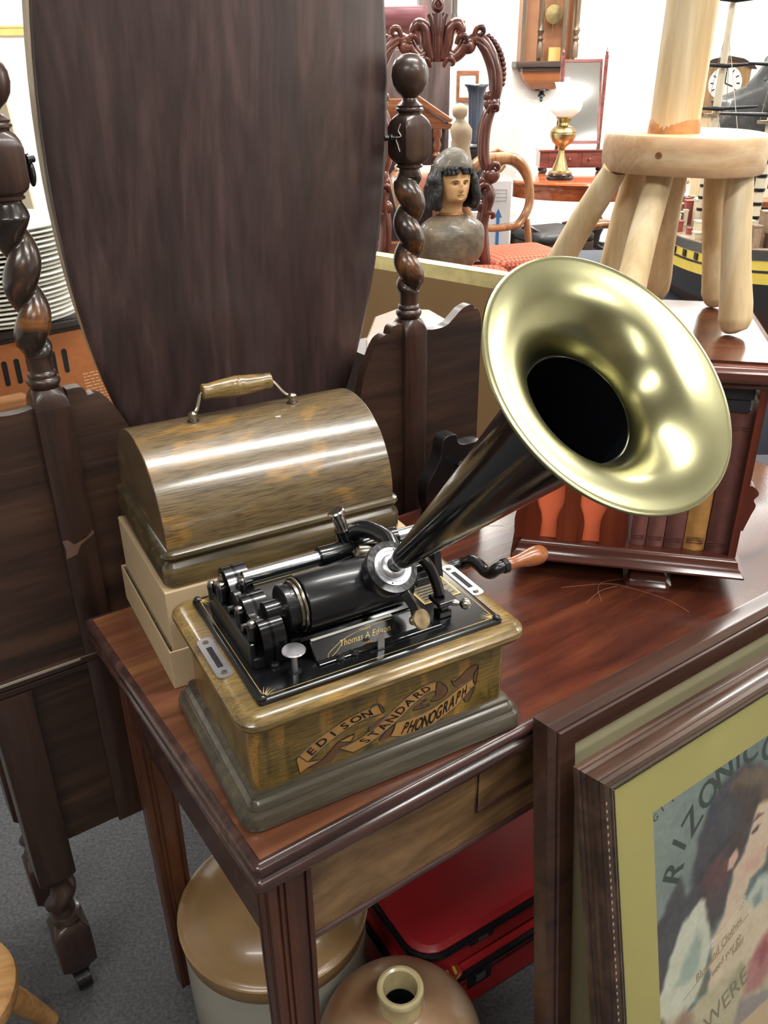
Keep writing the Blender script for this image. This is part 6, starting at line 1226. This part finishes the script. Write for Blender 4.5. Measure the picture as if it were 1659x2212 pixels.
mb = MB(); mb.tube([(0, -.6, .24), (0, -.84, .36)], [.01, .004], 10); mb.build('bowsprit', M['ivory'], sm_)
for y in (-.3, .3):
    mb = MB(); mb.prism([(-.1, 0), (.1, 0), (.1, .012), (.05, .02), (.03, .05), (-.03, .05), (-.05, .02), (-.1, .012)], y-.012, y+.012, 'y'); mb.build('cradle', M['hullr'], sm_, 0)
# longcase clock, dark figure, brown cabinet, cables, pale chair
lc = thing('longcase_clock', 'light wooden longcase clock with a white dial near the right wall', 'clock', (1.985, 5.5, 0), -18)
mb = MB(); mb.box(-0.11, 0.11, 0, 0.2, 0.02, 1.2); mb.box(-0.15, 0.15, -0.02, 0.22, 0, 0.3); mb.build('trunk', M['pine'], lc, 0, 0.004)
mb = MB(); mb.prism(spl2([(-0.13, 1.2), (-0.13, 1.44), (-0.08, 1.475), (0, 1.49), (0.08, 1.475), (0.13, 1.44), (0.13, 1.2)], 1), -0.03, 0.22, 'y'); mb.build('hood', wood('hood_wood', C(150, 112, 74), C(184, 146, 102), None, 'z', 5, 8, .4, .2, .04), lc, 0, .003)
mb = MB(); mb.prism(spl2([(-0.16, 1.43), (-0.14, 1.455), (-0.08, 1.485), (0, 1.50), (0.08, 1.485), (0.14, 1.455), (0.16, 1.43), (0.14, 1.43), (0.08, 1.463), (0, 1.478), (-0.08, 1.463), (-0.14, 1.43)], 1), -0.045, 0.23, 'y'); mb.build('hood_moulding', M['dk_x'], lc, 0)
mb = MB(); mb.lathe([(.0005, .006), (.082, .006), (.088, .003), (.09, 0)], 32, align((0, -1, 0), (0, -0.031, 1.36))); dl = mb.build('dial', M['white'], lc, 40)
mb = MB(); mb.box(-.003, .003, -.041, -.039, 1.36, 1.42)
T_ = Matrix.Translation((0, -.04, 1.36)) @ Matrix.Rotation(rad(110), 4, 'Y'); mb.box(-.003, .003, -.001, .001, 0, .045, T_); mb.build('hands', M['hullk'], dl, 0)
for k in range(12):
    a = rad(30*k); T_ = Matrix.Translation((.07*math.sin(a), -.0385, 1.36+.07*math.cos(a))) @ Matrix.Rotation(a, 4, 'Y'); mb = MB(); mb.box(-.003, .003, -.0008, .0006, -.009, .009, T_); mb.build('hour_mark', M['hullk'], dl, 0)
df = thing('dark_sculpture', 'dark grey lumpy sculpture at the upper right edge beside the ship masts', 'sculpture', (1.86, 4.5, 0))
M['dksc'] = plain('dark_grey_sculpt', C(42, 42, 40), 0.6, 0, 0.1, 0.3, 14, 0.4, 30)
rg = random.Random(4)
mb = MB(); mb.loft([[((a*(1+.16*math.sin(3*q+z*9)+.08*math.sin(7*q-z*14)))*math.cos(q)+dx, a*.8*(1+.14*math.sin(4*q+z*11))*math.sin(q), z) for q in [2*PI*j/40 for j in range(40)]] for z, a, dx in ((.95, .2, .05), (1.05, .24, .04), (1.15, .25, .02), (1.24, .24, .02), (1.30, .23, 0), (1.36, .15, .05), (1.42, .13, .06), (1.48, .11, .06), (1.54, .07, .08), (1.6, .04, .08), (1.62, .005, .08))]); mb.build('figure', M['dksc'], df, 70)
for i in range(16):
    mb_ = MB(); zz = rg.uniform(1.0, 1.5); rr_ = rg.uniform(.06, .11)*(1.7-zz)*1.5; aa = rg.uniform(0, 2*PI); mb_.sphere((.04+.19*(1.62-zz)/.6*math.cos(aa), .16*(1.62-zz)/.6*math.sin(aa), zz), rr_, 14, 10, (1, .9, rg.uniform(.6, 1.3))); mb_.build('fold', M['dksc'], df, 60)
mb = MB(); mb.lathe([(.22, 0), (.22, .04), (.12, .08), (.1, .86), (.2, .92), (.2, .955)], 28, Matrix.Translation((.05, 0, 0))); mb.build('column', M['dkcase'], df, 40)
mb = MB(); mb.tube(spline([(-.07, -.22, 1.50), (-.1, -.23, 1.42), (-.06, -.24, 1.34), (-.09, -.24, 1.27)], 5), .018, 10); mb.build('pale_strap', plain('pale_grey', C(168, 162, 150), .6), df)
bw = thing('brown_cabinet', 'low reddish brown cabinet behind the ship masts at right', 'cabinet', (1.62, 3.75, 0))
mb = MB(); mb.box(-.1, .6, 0, .4, .05, .92); mb.build('body', M['orm'], bw, 0, .004)
for k in range(2):
    mb = MB(); mb.box(-.085+.345*k, .24+.345*k, -.012, 0, .1, .88); q = mb.build('door', M['orm'], bw, 0, .004); mb = MB(); mb.sphere((.21+.08*k, -.02, .5), .012); mb.build('door_knob', M['oldbrass'], q)
mb = MB(); mb.box(-.12, .62, -.02, .42, .92, .945); mb.build('top', M['orm'], bw, 0, .003)
mb = MB(); mb.box(-.1, .6, .0, .4, 0, .05); mb.build('plinth', M['dkcase'], bw, 0)
pxg = thing('white_gallery', 'white painted lattice panel standing on the brown cabinet', 'panel', (1.72, 3.85, .9455))
for x in (-.1, .05, .2, .35):
    mb = MB(); mb.box(x-.018, x+.018, 0, .03, 0, .40); mb.build('upright', M['ivory'], pxg, 0)
for z in (.0, .18, .37):
    mb = MB(); mb.box(-.118, .368, .004, .026, z, z+.03); mb.build('rail', M['ivory'], pxg, 0)
cbl = thing('cable_coil', 'tangled coil of white and blue cables on the slate cloth', 'cables', (1.255, 2.62, .7865))
for k, colr in enumerate((C(214, 212, 204), C(70, 92, 170), C(190, 190, 186), C(60, 60, 66), C(206, 200, 188), C(84, 104, 176))):
    r = .05+.014*k; mb = MB(); mb.tube(spline([((r+.012*math.sin(3*a+k))*math.cos(a)*1.2, (r+.01*math.cos(2*a+k))*math.sin(a), .012+.010*k+.008*math.sin(2*a+k)) for a in [2*PI*j/14 for j in range(14)]], 3, True), .006, 8, closed=True); mb.build('cable', plain('cable_sheath', colr, .5), cbl)
pc = thing('white_chair', 'white painted chair with a curved arm right of the bookcase', 'chair', (1.06, 1.69, 0), 30)
M['wpaint'] = plain('cream_paint', C(220, 210, 192), 0.4, 0, .2)
mb = MB(); mould(mb, -.2, .2, -.2, .2, .05, [(0, .40), (.006, .41), (.006, .43), (-.02, .445)], 5); mb.build('seat', M['dkbook'], pc, 50)
mb = MB(); mould(mb, -.21, .21, -.21, .21, .05, [(0, .34), (.004, .36), (0, .395)], 5); mb.build('seat_rail', M['wpaint'], pc, 40)
for s in (-1, 1):
    mb = MB(); mb.tube(spline([(s*.2, .2, .4), (s*.23, .1, .62), (s*.23, -.06, .63), (s*.21, -.14, .55), (s*.2, -.16, .4)], 6), .017, 12); mb.build('arm', M['wpaint'], pc)
    for y in (-.18, .18):
        mb = MB(); mb.tube([(s*.18, y, .002), (s*.19, y, .2), (s*.18, y, .345)], [.012, .016, .022], 12); mb.build('leg', M['wpaint'], pc)
    mb = MB(); mb.tube(spline([(s*.19, .19, .38), (s*.2, .21, .6), (s*.17, .24, .8)], 5), .016, 12); mb.build('back_post', M['wpaint'], pc)
mb = MB(); mb.tube(spline([(-.18, .24, .78), (-.1, .25, .84), (0, .25, .86), (.1, .25, .84), (.18, .24, .78)], 5), .02, 12); mb.build('top_rail', M['wpaint'], pc)
